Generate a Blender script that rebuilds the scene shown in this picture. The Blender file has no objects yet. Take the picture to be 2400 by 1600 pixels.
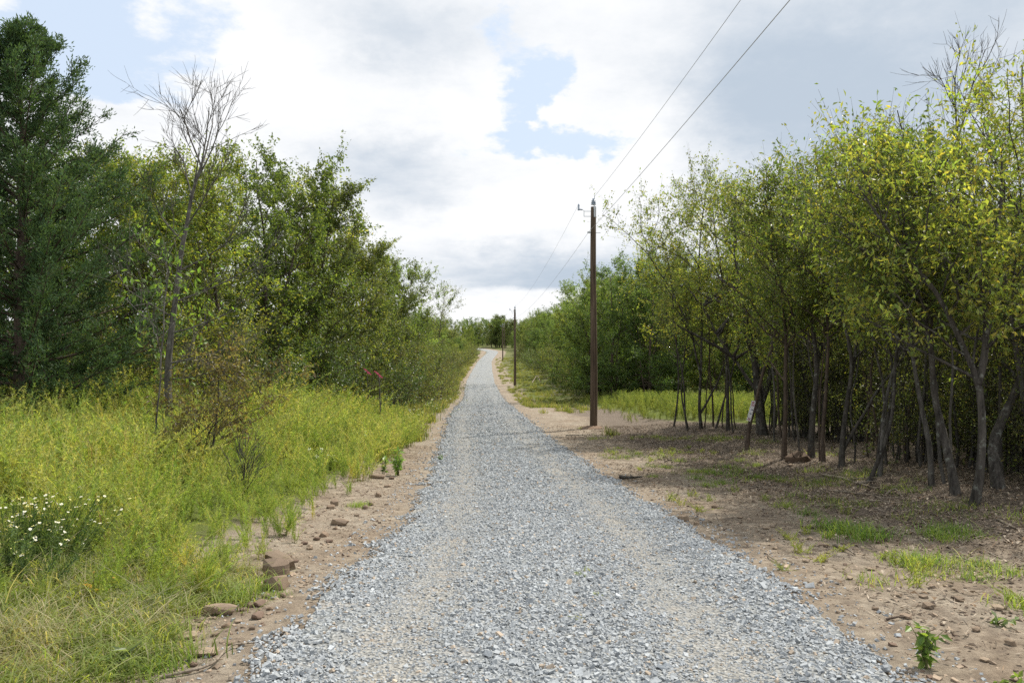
import bpy, math
import numpy as np
from mathutils import Vector

scene = bpy.context.scene
COL = scene.collection

# ------------------------------------------------------------------ camera
CAM_Z = 1.65
cam_data = bpy.data.cameras.new('camera')
cam_data.sensor_width = 36.0
cam_data.lens = 28.0
cam_data.clip_end = 6000.0
cam_data.clip_start = 0.05
cam = bpy.data.objects.new('camera', cam_data)
COL.objects.link(cam)
cam.location = (0.0, 0.0, CAM_Z)
cam.rotation_euler = (math.radians(90.0 + 0.19), 0.0, 0.0)
scene.camera = cam

# ------------------------------------------------------------------ sky, sun, exposure
SUN_EL = math.radians(53.0)
SUN_AZ = math.radians(47.0)          # clockwise from +Y (straight ahead) towards +X (right)
world = bpy.data.worlds.new('World')
scene.world = world
world.use_nodes = True


def make_world():
    nt = world.node_tree
    nt.nodes.clear()
    N, L = nt.nodes.new, nt.links.new

    def val(x):
        return x

    def put(sock, x):
        if isinstance(x, bpy.types.NodeSocket):
            L(x, sock)
        else:
            sock.default_value = x

    def m(op, a, b=0.0, c=None, clamp=False):
        n = N('ShaderNodeMath'); n.operation = op; n.use_clamp = clamp
        put(n.inputs[0], a); put(n.inputs[1], b)
        if c is not None:
            put(n.inputs[2], c)
        return n.outputs[0]

    def smooth(x, a, b):
        n = N('ShaderNodeMapRange'); n.interpolation_type = 'SMOOTHSTEP'
        put(n.inputs['Value'], x)
        n.inputs['From Min'].default_value = a; n.inputs['From Max'].default_value = b
        return n.outputs['Result']

    tc = N('ShaderNodeTexCoord')
    sep = N('ShaderNodeSeparateXYZ'); L(tc.outputs['Generated'], sep.inputs[0])
    x, y, z = sep.outputs
    az = m('MULTIPLY', m('ARCTAN2', x, y), 57.29578)
    el = m('MULTIPLY', m('ARCSINE', z), 57.29578)
    # flat cloud deck seen in perspective
    k = m('DIVIDE', 1.0, m('ADD', m('MAXIMUM', z, 0.0), 0.16))
    deck = N('ShaderNodeCombineXYZ')
    L(m('MULTIPLY', x, k), deck.inputs[0]); L(m('MULTIPLY', y, k), deck.inputs[1])
    deck.inputs[2].default_value = 3.7

    def noise(scale, detail, rough, off, vec=None):
        mp = N('ShaderNodeVectorMath'); mp.operation = 'ADD'
        L(vec or deck.outputs[0], mp.inputs[0]); mp.inputs[1].default_value = off
        n = N('ShaderNodeTexNoise'); L(mp.outputs[0], n.inputs['Vector'])
        n.inputs['Scale'].default_value = scale; n.inputs['Detail'].default_value = detail
        n.inputs['Roughness'].default_value = rough
        return m('SUBTRACT', n.outputs['Fac'], 0.5)

    ang = N('ShaderNodeCombineXYZ')
    L(m('MULTIPLY', az, 0.05), ang.inputs[0]); L(m('MULTIPLY', el, 0.075), ang.inputs[1])
    # warp the sky directions so that no cloud has a regular outline
    wx = noise(2.2, 5.0, 0.6, (5.1, 2.2, 0.0), ang.outputs[0])
    wy = noise(2.2, 5.0, 0.6, (9.4, 7.3, 4.0), ang.outputs[0])
    fx = noise(9.0, 6.0, 0.6, (1.1, 8.2, 0.0), ang.outputs[0])
    fy = noise(9.0, 6.0, 0.6, (3.4, 4.3, 4.0), ang.outputs[0])
    azw = m('ADD', m('ADD', az, m('MULTIPLY', wx, 6.0)), m('MULTIPLY', fx, 4.0))
    elw = m('ADD', m('ADD', el, m('MULTIPLY', wy, 4.0)), m('MULTIPLY', fy, 3.0))

    def blob(a0, e0, sa, se, amp, a=azw, e=elw):
        da = m('MULTIPLY', m('SUBTRACT', a, a0), 1.0 / sa)
        de = m('MULTIPLY', m('SUBTRACT', e, e0), 1.0 / se)
        r2 = m('ADD', m('MULTIPLY', da, da), m('MULTIPLY', de, de))
        return m('MULTIPLY', m('EXPONENT', m('MULTIPLY', r2, -1.0)), amp)

    def total(base, lst):
        s = base
        for b in lst:
            s = m('ADD', s, blob(*b))
        return s

    big = noise(1.3, 8.0, 0.62, (0.3, 1.7, 0.0))
    fine = noise(4.5, 8.0, 0.65, (4.3, 2.1, 1.0))
    soft = noise(0.9, 4.0, 0.5, (7.3, 5.1, 2.0))
    # how much cloud there is in each direction (broken cover with blue gaps)
    cover = total(m('ADD', m('ADD', m('MULTIPLY', big, 1.5), m('MULTIPLY', fine, 1.5)), 0.74), BLUE_GAPS)
    cover = smooth(cover, 0.14, 0.56)
    # how grey the underside of the cloud is
    shade = total(m('ADD', m('ADD', m('MULTIPLY', soft, 1.0), m('MULTIPLY', fine, 0.75)), 0.17), GREY_CLOUDS)
    elb = m('ADD', el, m('MULTIPLY', fx, 0.9))
    flat_base = m('MULTIPLY', blob(4.0, 4.6, 9.0, 2.8, 0.82), smooth(elb, 3.7, 4.25))
    shade = m('ADD', shade, flat_base)
    shade = smooth(shade, -0.05, 1.12)

    sky = N('ShaderNodeTexSky'); sky.sky_type = 'NISHITA'
    sky.sun_disc = False
    sky.sun_elevation = SUN_EL; sky.sun_rotation = SUN_AZ
    sky.air_density = 1.0; sky.dust_density = 2.2; sky.ozone_density = 1.0

    def rgb(c):
        n = N('ShaderNodeRGB'); n.outputs[0].default_value = (*c, 1.0); return n.outputs[0]

    def mix(f, a, b):
        n = N('ShaderNodeMix'); n.data_type = 'RGBA'
        put(n.inputs[0], f); L(a, n.inputs[6]); L(b, n.inputs[7])
        return n.outputs[2]

    lit = rgb((10.6, 10.7, 10.85))
    grey = rgb((5.6, 6.5, 7.6))
    cloud = mix(shade, lit, grey)
    pale = mix(0.75, sky.outputs[0], rgb((8.7, 10.1, 12.0)))   # thin high veil over the blue
    out = mix(cover, pale, cloud)
    bg = N('ShaderNodeBackground'); L(out, bg.inputs['Color'])
    bg.inputs['Strength'].default_value = 0.075
    wo = N('ShaderNodeOutputWorld'); L(bg.outputs[0], wo.inputs['Surface'])


# (azimuth, elevation, half width, half height in degrees, amount)
BLUE_GAPS = [(-0.5, 21.5, 2.4, 2.4, -0.8), (2.8, 18.9, 2.4, 1.9, -0.85), (0.8, 16.2, 1.8, 2.6, -0.6), (4.6, 14.4, 5.0, 1.4, -1.0),
             (2.3, 16.6, 1.6, 0.9, 0.55), (7.2, 16.6, 2.8, 1.3, 0.5),
             (-25.0, 21.0, 8.5, 3.6, -0.8), (-24.5, 20.5, 2.0, 1.3, 0.4), (-28.5, 22.0, 1.2, 1.6, 0.3), (-30.0, 18.4, 4.0, 1.6, -0.5), (-27.0, 15.8, 3.0, 1.3, -0.6),
             (-13.0, 18.0, 7.0, 5.0, 0.5), (18.0, 16.0, 10.0, 8.0, 0.5), (0.0, 6.0, 20.0, 5.0, 0.5)]
GREY_CLOUDS = [(19.0, 15.6, 8.5, 4.2, 0.78), (29.0, 19.0, 11.0, 7.0, 0.5), (14.0, 21.5, 7.0, 3.0, 0.22), (-8.0, 21.4, 6.5, 3.0, 0.5),
               (-9.0, 12.4, 5.0, 2.6, 0.54), (-6.0, 10.2, 3.0, 1.6, 0.2), (25.0, 11.0, 6.0, 3.0, 0.3),
               (-17.0, 18.0, 8.0, 5.0, -0.4), (-4.0, 15.4, 5.0, 2.0, -0.35), (9.0, 15.0, 3.0, 3.0, -0.25),
               (-1.5, 8.6, 4.0, 1.5, -0.3), (3.0, 2.2, 14.0, 1.2, -0.4), (8.0, 10.5, 5.0, 2.4, -0.25)]
make_world()

sun_data = bpy.data.lights.new('sun', 'SUN')
sun_data.energy = 4.6
sun_data.angle = math.radians(1.0)
sun_data.color = (1.0, 0.93, 0.82)
sun = bpy.data.objects.new('sun', sun_data)
COL.objects.link(sun)
to_sun = Vector((math.sin(SUN_AZ) * math.cos(SUN_EL), math.cos(SUN_AZ) * math.cos(SUN_EL), math.sin(SUN_EL)))
sun.rotation_euler = to_sun.to_track_quat('Z', 'Y').to_euler()
sun.location = (20, 20, 40)

scene.view_settings.view_transform = 'Standard'
scene.view_settings.look = 'None'
scene.view_settings.gamma = 1.0
scene.view_settings.use_curve_mapping = False
scene.view_settings.exposure = 0.36
scene.render.engine = 'CYCLES'
scene.cycles.max_bounces = 6
scene.cycles.diffuse_bounces = 3
scene.cycles.glossy_bounces = 2
scene.cycles.transmission_bounces = 4
scene.cycles.transparent_max_bounces = 4
scene.cycles.use_denoising = False
scene.cycles.use_adaptive_sampling = False

# ------------------------------------------------------------------ mesh helpers
def new_mesh(name, V, F, col=None, smooth=False):
    """V (n,3); F list of (m,k) integer arrays; col (n,3) linear colours on the points."""
    me = bpy.data.meshes.new(name)
    V = np.asarray(V, np.float32)
    Fs = [np.asarray(f, np.int32) for f in (F if isinstance(F, list) else [F]) if len(f)]
    me.vertices.add(len(V)); me.vertices.foreach_set('co', V.ravel())
    nl = sum(f.size for f in Fs); npoly = sum(len(f) for f in Fs)
    me.loops.add(nl); me.polygons.add(npoly)
    if nl:
        me.loops.foreach_set('vertex_index', np.concatenate([f.ravel() for f in Fs]))
        counts = np.concatenate([np.full(len(f), f.shape[1], np.int32) for f in Fs])
        starts = np.concatenate([[0], np.cumsum(counts)[:-1]]).astype(np.int32)
        me.polygons.foreach_set('loop_start', starts)
        me.polygons.foreach_set('loop_total', counts)
        me.polygons.foreach_set('use_smooth', np.full(npoly, smooth))
    if col is not None:
        a = me.color_attributes.new('Col', 'FLOAT_COLOR', 'POINT')
        c4 = np.ones((len(V), 4), np.float32); c4[:, :3] = col
        a.data.foreach_set('color', c4.ravel())
    me.update(calc_edges=True)
    me.validate()
    return me


def obj(name, me, mat=None, parent=None, loc=None, rot=None, scale=None):
    o = bpy.data.objects.new(name, me)
    COL.objects.link(o)
    if me is not None and mat is not None and not me.materials:
        me.materials.append(mat)
    if parent is not None:
        o.parent = parent
    if loc is not None:
        o.location = loc
    if rot is not None:
        o.rotation_euler = rot
    if scale is not None:
        o.scale = (scale,) * 3 if np.isscalar(scale) else scale
    return o


def tag(o, label, cat=None, group=None, kind=None):
    o['label'] = label
    if cat:
        o['category'] = cat
    if group:
        o['group'] = group
    if kind:
        o['kind'] = kind
    return o


def thing(name, label, cat, loc=(0, 0, 0), rotz=0.0, scale=1.0, group=None, tilt=(0, 0)):
    o = bpy.data.objects.new(name, None)
    o.empty_display_size = 0.2
    COL.objects.link(o)
    o.location = loc; o.rotation_euler = (tilt[0], tilt[1], rotz)
    o.scale = (scale,) * 3 if np.isscalar(scale) else scale
    return tag(o, label, cat, group)


class Acc:
    """collects pieces of one mesh"""
    def __init__(s):
        s.V, s.F, s.C, s.n = [], {3: [], 4: []}, [], 0

    def add(s, V, F, c=(1, 1, 1)):
        V = np.asarray(V, float).reshape(-1, 3)
        F = np.asarray(F, int)
        s.F[F.shape[1]].append(F + s.n)
        s.V.append(V); s.n += len(V)
        c = np.asarray(c, float)
        s.C.append(np.broadcast_to(c, V.shape) if c.ndim == 1 else c)

    def mesh(s, name, smooth=False):
        F = [np.concatenate(f) for f in s.F.values() if f]
        return new_mesh(name, np.concatenate(s.V), F, np.concatenate(s.C), smooth)


def tube(acc, P, R, sides=6, c=(1, 1, 1), cap=False):
    P = np.asarray(P, float); n = len(P)
    R = np.broadcast_to(np.asarray(R, float), (n,))
    T = np.gradient(P, axis=0)
    T /= np.linalg.norm(T, axis=1, keepdims=True) + 1e-9
    mt = np.abs(T.mean(0)); ref = np.zeros(3); ref[np.argmin(mt)] = 1
    A = np.cross(T, ref); A /= np.linalg.norm(A, axis=1, keepdims=True) + 1e-9
    B = np.cross(T, A)
    th = np.arange(sides) / sides * 2 * np.pi
    V = P[:, None] + R[:, None, None] * (A[:, None] * np.cos(th)[None, :, None] + B[:, None] * np.sin(th)[None, :, None])
    i = np.arange(n - 1)[:, None] * sides; j = np.arange(sides)[None]; j2 = (j + 1) % sides
    F = np.stack([i + j, i + j2, i + sides + j2, i + sides + j], -1).reshape(-1, 4)
    acc.add(V.reshape(-1, 3), F, c)
    if cap:
        for e, base in ((0, 0), (n - 1, (n - 1) * sides)):
            ring = V[e]
            acc.add(np.vstack([ring, P[e:e + 1]]),
                    np.array([[k, (k + 1) % sides, sides] for k in range(sides)]), c)


def boxm(acc, c0, size, c=(1, 1, 1), bevel=0.0):
    x, y, z = [s / 2 for s in size]
    if bevel <= 0:
        V = np.array([[sx * x, sy * y, sz * z] for sz in (-1, 1) for sy in (-1, 1) for sx in (-1, 1)]) + np.asarray(c0)
        F = [[0, 2, 3, 1], [4, 5, 7, 6], [0, 1, 5, 4], [2, 6, 7, 3], [0, 4, 6, 2], [1, 3, 7, 5]]
        acc.add(V, F, c)


def lathe(acc, prof, sides, c0=(0, 0, 0), c=(1, 1, 1)):
    prof = np.asarray(prof, float); n = len(prof)
    th = np.arange(sides) / sides * 2 * np.pi
    V = np.stack([prof[:, 0][:, None] * np.cos(th), prof[:, 0][:, None] * np.sin(th),
                  np.repeat(prof[:, 1][:, None], sides, 1)], -1).reshape(-1, 3) + np.asarray(c0)
    i = np.arange(n - 1)[:, None] * sides; j = np.arange(sides)[None]; j2 = (j + 1) % sides
    acc.add(V, np.stack([i + j, i + j2, i + sides + j2, i + sides + j], -1).reshape(-1, 4), c)


def bez(a, b, c, n):
    t = np.linspace(0, 1, n)[:, None]
    return (1 - t) ** 2 * a + 2 * t * (1 - t) * b + t * t * c


def unit(v):
    v = np.asarray(v, float)
    return v / (np.linalg.norm(v, axis=-1, keepdims=True) + 1e-9)


def sst(x, a, b):
    t = np.clip((np.asarray(x, float) - a) / (b - a), 0, 1)
    return t * t * (3 - 2 * t)

# ------------------------------------------------------------------ materials
def material(name, build, bump=None):
    mt = bpy.data.materials.new(name); mt.use_nodes = True
    nt = mt.node_tree; nt.nodes.clear()
    build(nt, nt.nodes.new, nt.links.new)
    return mt


def nz(N, L, scale, detail=5.0, rough=0.6, coord='Object', dim=None, stretch=None):
    tc = N('ShaderNodeTexCoord')
    v = tc.outputs[coord]
    if stretch:
        mp = N('ShaderNodeMapping'); mp.inputs['Scale'].default_value = stretch
        L(v, mp.inputs[0]); v = mp.outputs[0]
    n = N('ShaderNodeTexNoise'); L(v, n.inputs['Vector'])
    n.inputs['Scale'].default_value = scale; n.inputs['Detail'].default_value = detail
    n.inputs['Roughness'].default_value = rough
    return n.outputs['Fac']


def ramp(N, L, fac, stops):
    r = N('ShaderNodeValToRGB'); L(fac, r.inputs[0])
    e = r.color_ramp.elements
    while len(e) < len(stops):
        e.new(0.5)
    for el_, (p, c) in zip(e, stops):
        el_.position = p; el_.color = (*c, 1) if len(c) == 3 else c
    return r.outputs['Color']


def mixc(N, L, f, a, b, mode='MIX'):
    n = N('ShaderNodeMix'); n.data_type = 'RGBA'; n.blend_type = mode
    for s, v in ((n.inputs[0], f), (n.inputs[6], a), (n.inputs[7], b)):
        if isinstance(v, bpy.types.NodeSocket):
            L(v, s)
        elif np.isscalar(v):
            s.default_value = v
        else:
            s.default_value = (*v, 1)
    return n.outputs[2]


def principled(N, L, col, rough=0.8, spec=0.3, bump=None, bdist=0.01, bstr=0.6, metal=0.0):
    p = N('ShaderNodeBsdfPrincipled')
    if isinstance(col, bpy.types.NodeSocket):
        L(col, p.inputs['Base Color'])
    else:
        p.inputs['Base Color'].default_value = (*col, 1)
    p.inputs['Roughness'].default_value = rough
    p.inputs['Specular IOR Level'].default_value = spec
    p.inputs['Metallic'].default_value = metal
    if bump is not None:
        b = N('ShaderNodeBump'); L(bump, b.inputs['Height'])
        b.inputs['Distance'].default_value = bdist; b.inputs['Strength'].default_value = bstr
        L(b.outputs[0], p.inputs['Normal'])
    return p


def finish(N, L, sh):
    o = N('ShaderNodeOutputMaterial'); L(sh, o.inputs['Surface'])


def attr(N, name='Col'):
    a = N('ShaderNodeAttribute'); a.attribute_name = name
    return a


def leaf_material(name, trans=0.42, gloss=0.35, vary=0.25, rough=0.45):
    def b(nt, N, L):
        col = attr(N).outputs['Color']
        oi = N('ShaderNodeObjectInfo')
        hs = N('ShaderNodeHueSaturation'); L(col, hs.inputs['Color'])
        mr = N('ShaderNodeMapRange'); L(oi.outputs['Random'], mr.inputs['Value'])
        mr.inputs['To Min'].default_value = 1.09 - vary; mr.inputs['To Max'].default_value = 1.09 + vary
        hs.inputs['Saturation'].default_value = 0.9
        L(mr.outputs[0], hs.inputs['Value'])
        mh = N('ShaderNodeMapRange'); L(oi.outputs['Random'], mh.inputs['Value'])
        mh.inputs['To Min'].default_value = 0.515; mh.inputs['To Max'].default_value = 0.485
        L(mh.outputs[0], hs.inputs['Hue'])
        col = hs.outputs['Color']
        p = principled(N, L, col, rough, gloss)
        t = N('ShaderNodeBsdfTranslucent')
        tcol = mixc(N, L, 1.0, col, (2.1, 2.0, 0.8), 'MULTIPLY')
        L(tcol, t.inputs['Color'])
        ms = N('ShaderNodeMixShader'); ms.inputs[0].default_value = trans
        L(p.outputs[0], ms.inputs[1]); L(t.outputs[0], ms.inputs[2])
        finish(N, L, ms.outputs[0])
    return material(name, b)


def bark_material(name, dark, light, scale=14.0, lichen=0.0):
    def b(nt, N, L):
        f = nz(N, L, scale, 6.0, 0.7, stretch=(1, 1, 0.22))
        col = ramp(N, L, f, [(0.33, dark), (0.68, light)])
        if lichen:
            g = nz(N, L, 9.0, 5.0, 0.7)
            gm = ramp(N, L, g, [(0.56, (0, 0, 0)), (0.66, (lichen,) * 3)])
            col = mixc(N, L, gm, col, (0.27, 0.29, 0.26))
        finish(N, L, principled(N, L, col, 0.9, 0.15, f, 0.012, 0.9).outputs[0])
    return material(name, b)


MAT = {}
MAT['leaf'] = leaf_material('leaf', 0.48, 0.4, 0.32)
MAT['leaf_glossy'] = leaf_material('glossy_leaf', 0.3, 0.5, 0.2, 0.35)
MAT['needle'] = leaf_material('needle', 0.22, 0.2, 0.12, 0.6)
MAT['weed'] = leaf_material('weed_leaf', 0.45, 0.15, 0.2, 0.6)
MAT['petal'] = leaf_material('petal', 0.3, 0.15, 0.05, 0.6)
MAT['bark_dark'] = bark_material('dark_bark', (0.024, 0.022, 0.02), (0.115, 0.105, 0.094), 16, 0.6)
MAT['bark_grey'] = bark_material('grey_bark', (0.042, 0.039, 0.036), (0.15, 0.142, 0.13), 18, 0.5)
MAT['bark_brown'] = bark_material('brown_bark', (0.045, 0.035, 0.028), (0.13, 0.10, 0.08), 16, 0.15)
MAT['dead_wood'] = bark_material('dead_wood', (0.11, 0.09, 0.07), (0.36, 0.31, 0.25), 20)


def _ground(nt, N, L):
    a = attr(N, 'Col')
    sp = N('ShaderNodeSeparateColor'); L(a.outputs['Color'], sp.inputs[0])
    litter, green, straw = sp.outputs
    n1 = nz(N, L, 0.9, 6, 0.65); n2 = nz(N, L, 7.0, 8, 0.7); n3 = nz(N, L, 60.0, 6, 0.7); n4 = nz(N, L, 220.0, 3, 0.6)
    dirt = ramp(N, L, n2, [(0.28, (0.15, 0.122, 0.10)), (0.5, (0.27, 0.23, 0.185)), (0.72, (0.41, 0.36, 0.295))])
    patch = ramp(N, L, n1, [(0.35, (0.84, 0.79, 0.74)), (0.65, (1.06, 1.08, 1.08))])
    dirt = mixc(N, L, 1.0, dirt, patch, 'MULTIPLY')
    speck = ramp(N, L, n3, [(0.3, (0.72, 0.70, 0.68)), (0.5, (1, 1, 1)), (0.68, (1.22, 1.2, 1.15))])
    dirt = mixc(N, L, 0.8, dirt, speck, 'MULTIPLY')
    floor = ramp(N, L, n3, [(0.3, (0.065, 0.052, 0.042)), (0.52, (0.165, 0.135, 0.108)), (0.7, (0.31, 0.265, 0.22))])
    grass = ramp(N, L, n3, [(0.3, (0.045, 0.055, 0.015)), (0.6, (0.13, 0.16, 0.04)), (0.75, (0.24, 0.22, 0.09))])
    dry = ramp(N, L, n3, [(0.3, (0.10, 0.085, 0.045)), (0.55, (0.26, 0.225, 0.13)), (0.72, (0.40, 0.35, 0.22))])

    def edge(sock, lo, hi):
        s = N('ShaderNodeMath'); s.operation = 'ADD'; L(sock, s.inputs[0])
        h = N('ShaderNodeMath'); h.operation = 'MULTIPLY_ADD'; L(n2, h.inputs[0]); h.inputs[1].default_value = 0.9; h.inputs[2].default_value = -0.45
        L(h.outputs[0], s.inputs[1])
        r = N('ShaderNodeMapRange'); r.interpolation_type = 'SMOOTHSTEP'; L(s.outputs[0], r.inputs['Value'])
        r.inputs['From Min'].default_value = lo; r.inputs['From Max'].default_value = hi
        return r.outputs[0]
    col = mixc(N, L, edge(litter, 0.3, 0.7), dirt, floor)
    col = mixc(N, L, edge(straw, 0.3, 0.7), col, dry)
    col = mixc(N, L, edge(green, 0.3, 0.7), col, grass)
    hsum = N('ShaderNodeMath'); hsum.operation = 'MULTIPLY_ADD'
    L(n4, hsum.inputs[0]); hsum.inputs[1].default_value = 0.25; L(n3, hsum.inputs[2])
    finish(N, L, principled(N, L, col, 0.95, 0.1, hsum.outputs[0], 0.03, 0.8).outputs[0])


MAT['ground'] = material('dirt_ground', _ground)


def _road(nt, N, L):
    a = attr(N, 'Col')
    sp = N('ShaderNodeSeparateColor'); L(a.outputs['Color'], sp.inputs[0])
    fines = sp.outputs[0]
    tc = N('ShaderNodeTexCoord')

    def vor(scale):
        v = N('ShaderNodeTexVoronoi'); L(tc.outputs['Object'], v.inputs['Vector'])
        v.inputs['Scale'].default_value = scale
        return v
    v1 = vor(42.0); v2 = vor(95.0)
    g1 = ramp(N, L, v1.outputs['Color'], [(0.15, (0.14, 0.155, 0.165)), (0.5, (0.25, 0.27, 0.285)), (0.9, (0.40, 0.42, 0.43))])
    g2 = ramp(N, L, v2.outputs['Color'], [(0.15, (0.215, 0.21, 0.195)), (0.5, (0.285, 0.278, 0.26)), (0.9, (0.395, 0.385, 0.36))])
    tint = ramp(N, L, nz(N, L, 1.3, 6, 0.65), [(0.35, (0.92, 0.95, 0.98)), (0.62, (1.06, 1.03, 0.98))])
    col = mixc(N, L, fines, g1, g2)
    col = mixc(N, L, 1.0, col, tint, 'MULTIPLY')
    tan = nz(N, L, 2.2, 7, 0.7)
    tanm = ramp(N, L, tan, [(0.55, (0, 0, 0)), (0.72, (0.5, 0.5, 0.5))])
    col = mixc(N, L, tanm, col, (0.40, 0.33, 0.25))
    finish(N, L, principled(N, L, col, 0.9, 0.2, v1.outputs['Distance'], 0.03, 0.9).outputs[0])


MAT['road'] = material('crushed_stone_road', _road)


def _vcol(rough, spec, bumpscale=None, bd=0.004):
    def b(nt, N, L):
        c = attr(N).outputs['Color']
        bm = None
        if bumpscale:
            bm = nz(N, L, bumpscale, 4, 0.6)
            c = mixc(N, L, 0.7, c, ramp(N, L, bm, [(0.3, (0.78, 0.78, 0.78)), (0.7, (1.2, 1.2, 1.2))]), 'MULTIPLY')
        finish(N, L, principled(N, L, c, rough, spec, bm, bd, 0.5).outputs[0])
    return b


MAT['stone'] = material('crushed_stone', _vcol(0.9, 0.15, 90.0, 0.004))
MAT['litter'] = material('leaf_litter', _vcol(0.9, 0.15))
MAT['rock'] = material('sandstone', _vcol(0.9, 0.2, 30.0, 0.01))
MAT['paint'] = material('printed_board', _vcol(0.5, 0.3))
MAT['tape'] = material('plastic_tape', _vcol(0.5, 0.4))


def _metal(nt, N, L):
    f = nz(N, L, 30, 4, 0.6)
    finish(N, L, principled(N, L, ramp(N, L, f, [(0.3, (0.38, 0.41, 0.44)), (0.7, (0.58, 0.61, 0.63))]), 0.45, 0.5, metal=0.55).outputs[0])


MAT['metal'] = material('galvanised_steel', _metal)


def _porcelain(nt, N, L):
    f = nz(N, L, 12, 3, 0.5)
    finish(N, L, principled(N, L, ramp(N, L, f, [(0.3, (0.20, 0.25, 0.33)), (0.7, (0.34, 0.40, 0.48))]), 0.25, 0.5).outputs[0])


MAT['porcelain'] = material('grey_porcelain', _porcelain)


def _pole(nt, N, L):
    f = nz(N, L, 26, 7, 0.7, stretch=(1, 1, 0.04))
    g = nz(N, L, 1.1, 4, 0.6, stretch=(1, 1, 0.6))
    c = ramp(N, L, f, [(0.32, (0.04, 0.031, 0.024)), (0.55, (0.12, 0.092, 0.07)), (0.75, (0.21, 0.17, 0.135))])
    c = mixc(N, L, 1.0, c, ramp(N, L, g, [(0.35, (0.85, 0.80, 0.74)), (0.65, (1.15, 1.1, 1.08))]), 'MULTIPLY')
    finish(N, L, principled(N, L, c, 0.85, 0.2, f, 0.01, 0.8).outputs[0])


MAT['pole'] = material('creosote_wood', _pole)


def _wire(nt, N, L):
    f = nz(N, L, 40, 2, 0.5)
    finish(N, L, principled(N, L, ramp(N, L, f, [(0.3, (0.30, 0.31, 0.32)), (0.7, (0.45, 0.46, 0.47))]), 0.5, 0.4, metal=0.2).outputs[0])


MAT['wire'] = material('aluminium_wire', _wire)

# ------------------------------------------------------------------ lie of the land
RY = np.array([-40, 0, 3.9, 5.1, 6.4, 8.9, 13.5, 17.3, 22.7, 29.6, 34.9, 44.9, 58, 75, 110.5, 154.7, 195, 208, 218, 228, 238, 262])
RX = np.array([.3, .28, .29, .29, .33, .32, .10, -.15, -.51, -.93, -1.2, -1.6, -2.09, -3.03, -4.17, -5.35, -5.0, -5.0, -6.6, -10.5, -16, -34])
RW = np.array([3.6, 3.5, 3.5, 3.6, 3.45, 3.3, 3.3, 3.3, 3.25, 3.2, 3.1, 3.2, 3.2, 3.2, 3.2, 3.0, 3.1, 3.4, 4.0, 5.0, 6.0, 8.0])
HYs = np.array([-60, 0, 3.86, 6.4, 8.9, 13.5, 17.3, 22.4, 31, 36, 44, 58, 73, 110, 154, 210, 240, 280, 400, 3000])
HZs = 1.65 - np.array([1.3, 1.6, 1.64, 1.79, 1.99, 2.29, 2.46, 2.6, 2.78, 2.94, 3.38, 3.95, 3.8, 3.75, 3.4, 1.95, .95, .4, -1.5, -20])


def smooth_interp(xp, fp):
    """smoothed lookup: dense sample, averaged over a window growing with distance"""
    g = np.concatenate([np.arange(-60, 60, 0.25), np.arange(60, 420, 1.0), np.arange(420, 3000, 20.0)])
    v = np.zeros_like(g)
    for o in np.linspace(-1, 1, 9):
        v += np.interp(g + o * np.clip(np.abs(g) * 0.08, 0.3, 6), xp, fp)
    return g, v / 9


_gx, _vx = smooth_interp(RY, RX)
_gw, _vw = smooth_interp(RY, RW)
_gz, _vz = smooth_interp(HYs, HZs)
xc = lambda y: np.interp(y, _gx, _vx)
rw = lambda y: np.interp(y, _gw, _vw)
zr = lambda y: np.interp(y, _gz, _vz)


def wob(x, y, s=1.0):
    x = x * s; y = y * s
    return (np.sin(x * 1.7 + 1.3 * np.sin(y * 0.9)) + np.sin(y * 2.1 + 1.7 * np.sin(x * 1.1 + 2.0)) +
            0.5 * np.sin(x * 4.3 + y * 3.1 + 1.0) + 0.5 * np.sin(y * 5.3 - x * 3.7 + 4.0)) / 3.0


def H(x, y):
    x = np.asarray(x, float); y = np.asarray(y, float)
    u = x - xc(y); w = rw(y) / 2
    dl = np.clip(-u - w, 0, None); dr = np.clip(u - w, 0, None)
    z = zr(y) + 0.0 * x
    z = z + sst(dl, 0.4, 3.6) * 0.42 * (1 - 0.6 * sst(y, 18, 40)) + sst(dl, 2.5, 7) * 0.36 * (1 - sst(y, 18, 34)) + sst(dl, 4, 30) * 0.3
    z = z + sst(dr, 3.0, 4.6) * 0.14 - sst(dr, 5.5, 8.0) * 0.10 + sst(dr, 10, 60) * 0.8
    far = sst(dl + dr, 0.3, 1.5)
    z = z + far * (0.035 * wob(x, y, 0.9) + 0.022 * wob(x, y, 3.1) + 0.010 * wob(y, x, 8.3))
    z = z - (1 - sst(np.abs(u), w * 0.7, w + 0.5)) * 0.0
    return z


FPX = 1829.0


def at(px, py, d):
    """a point that the photograph shows at (px, py), standing d metres ahead"""
    return np.array([(px - 1176.0) / FPX * d, d, CAM_Z - (py - 790.0) / FPX * d])


def ground_at(px, py):
    lo = np.concatenate([np.linspace(2.5, 60, 2400), np.linspace(60, 260, 1500)])
    x = (px - 1176.0) / FPX * lo
    yy = 790 + FPX * (CAM_Z - H(x, lo)) / lo
    i = np.argmax(yy <= py)
    return np.array([x[i], lo[i], float(H(x[i], lo[i]))])


def drop(x, y, dz=0.0):
    return np.array([x, y, float(H(x, y)) + dz])


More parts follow.
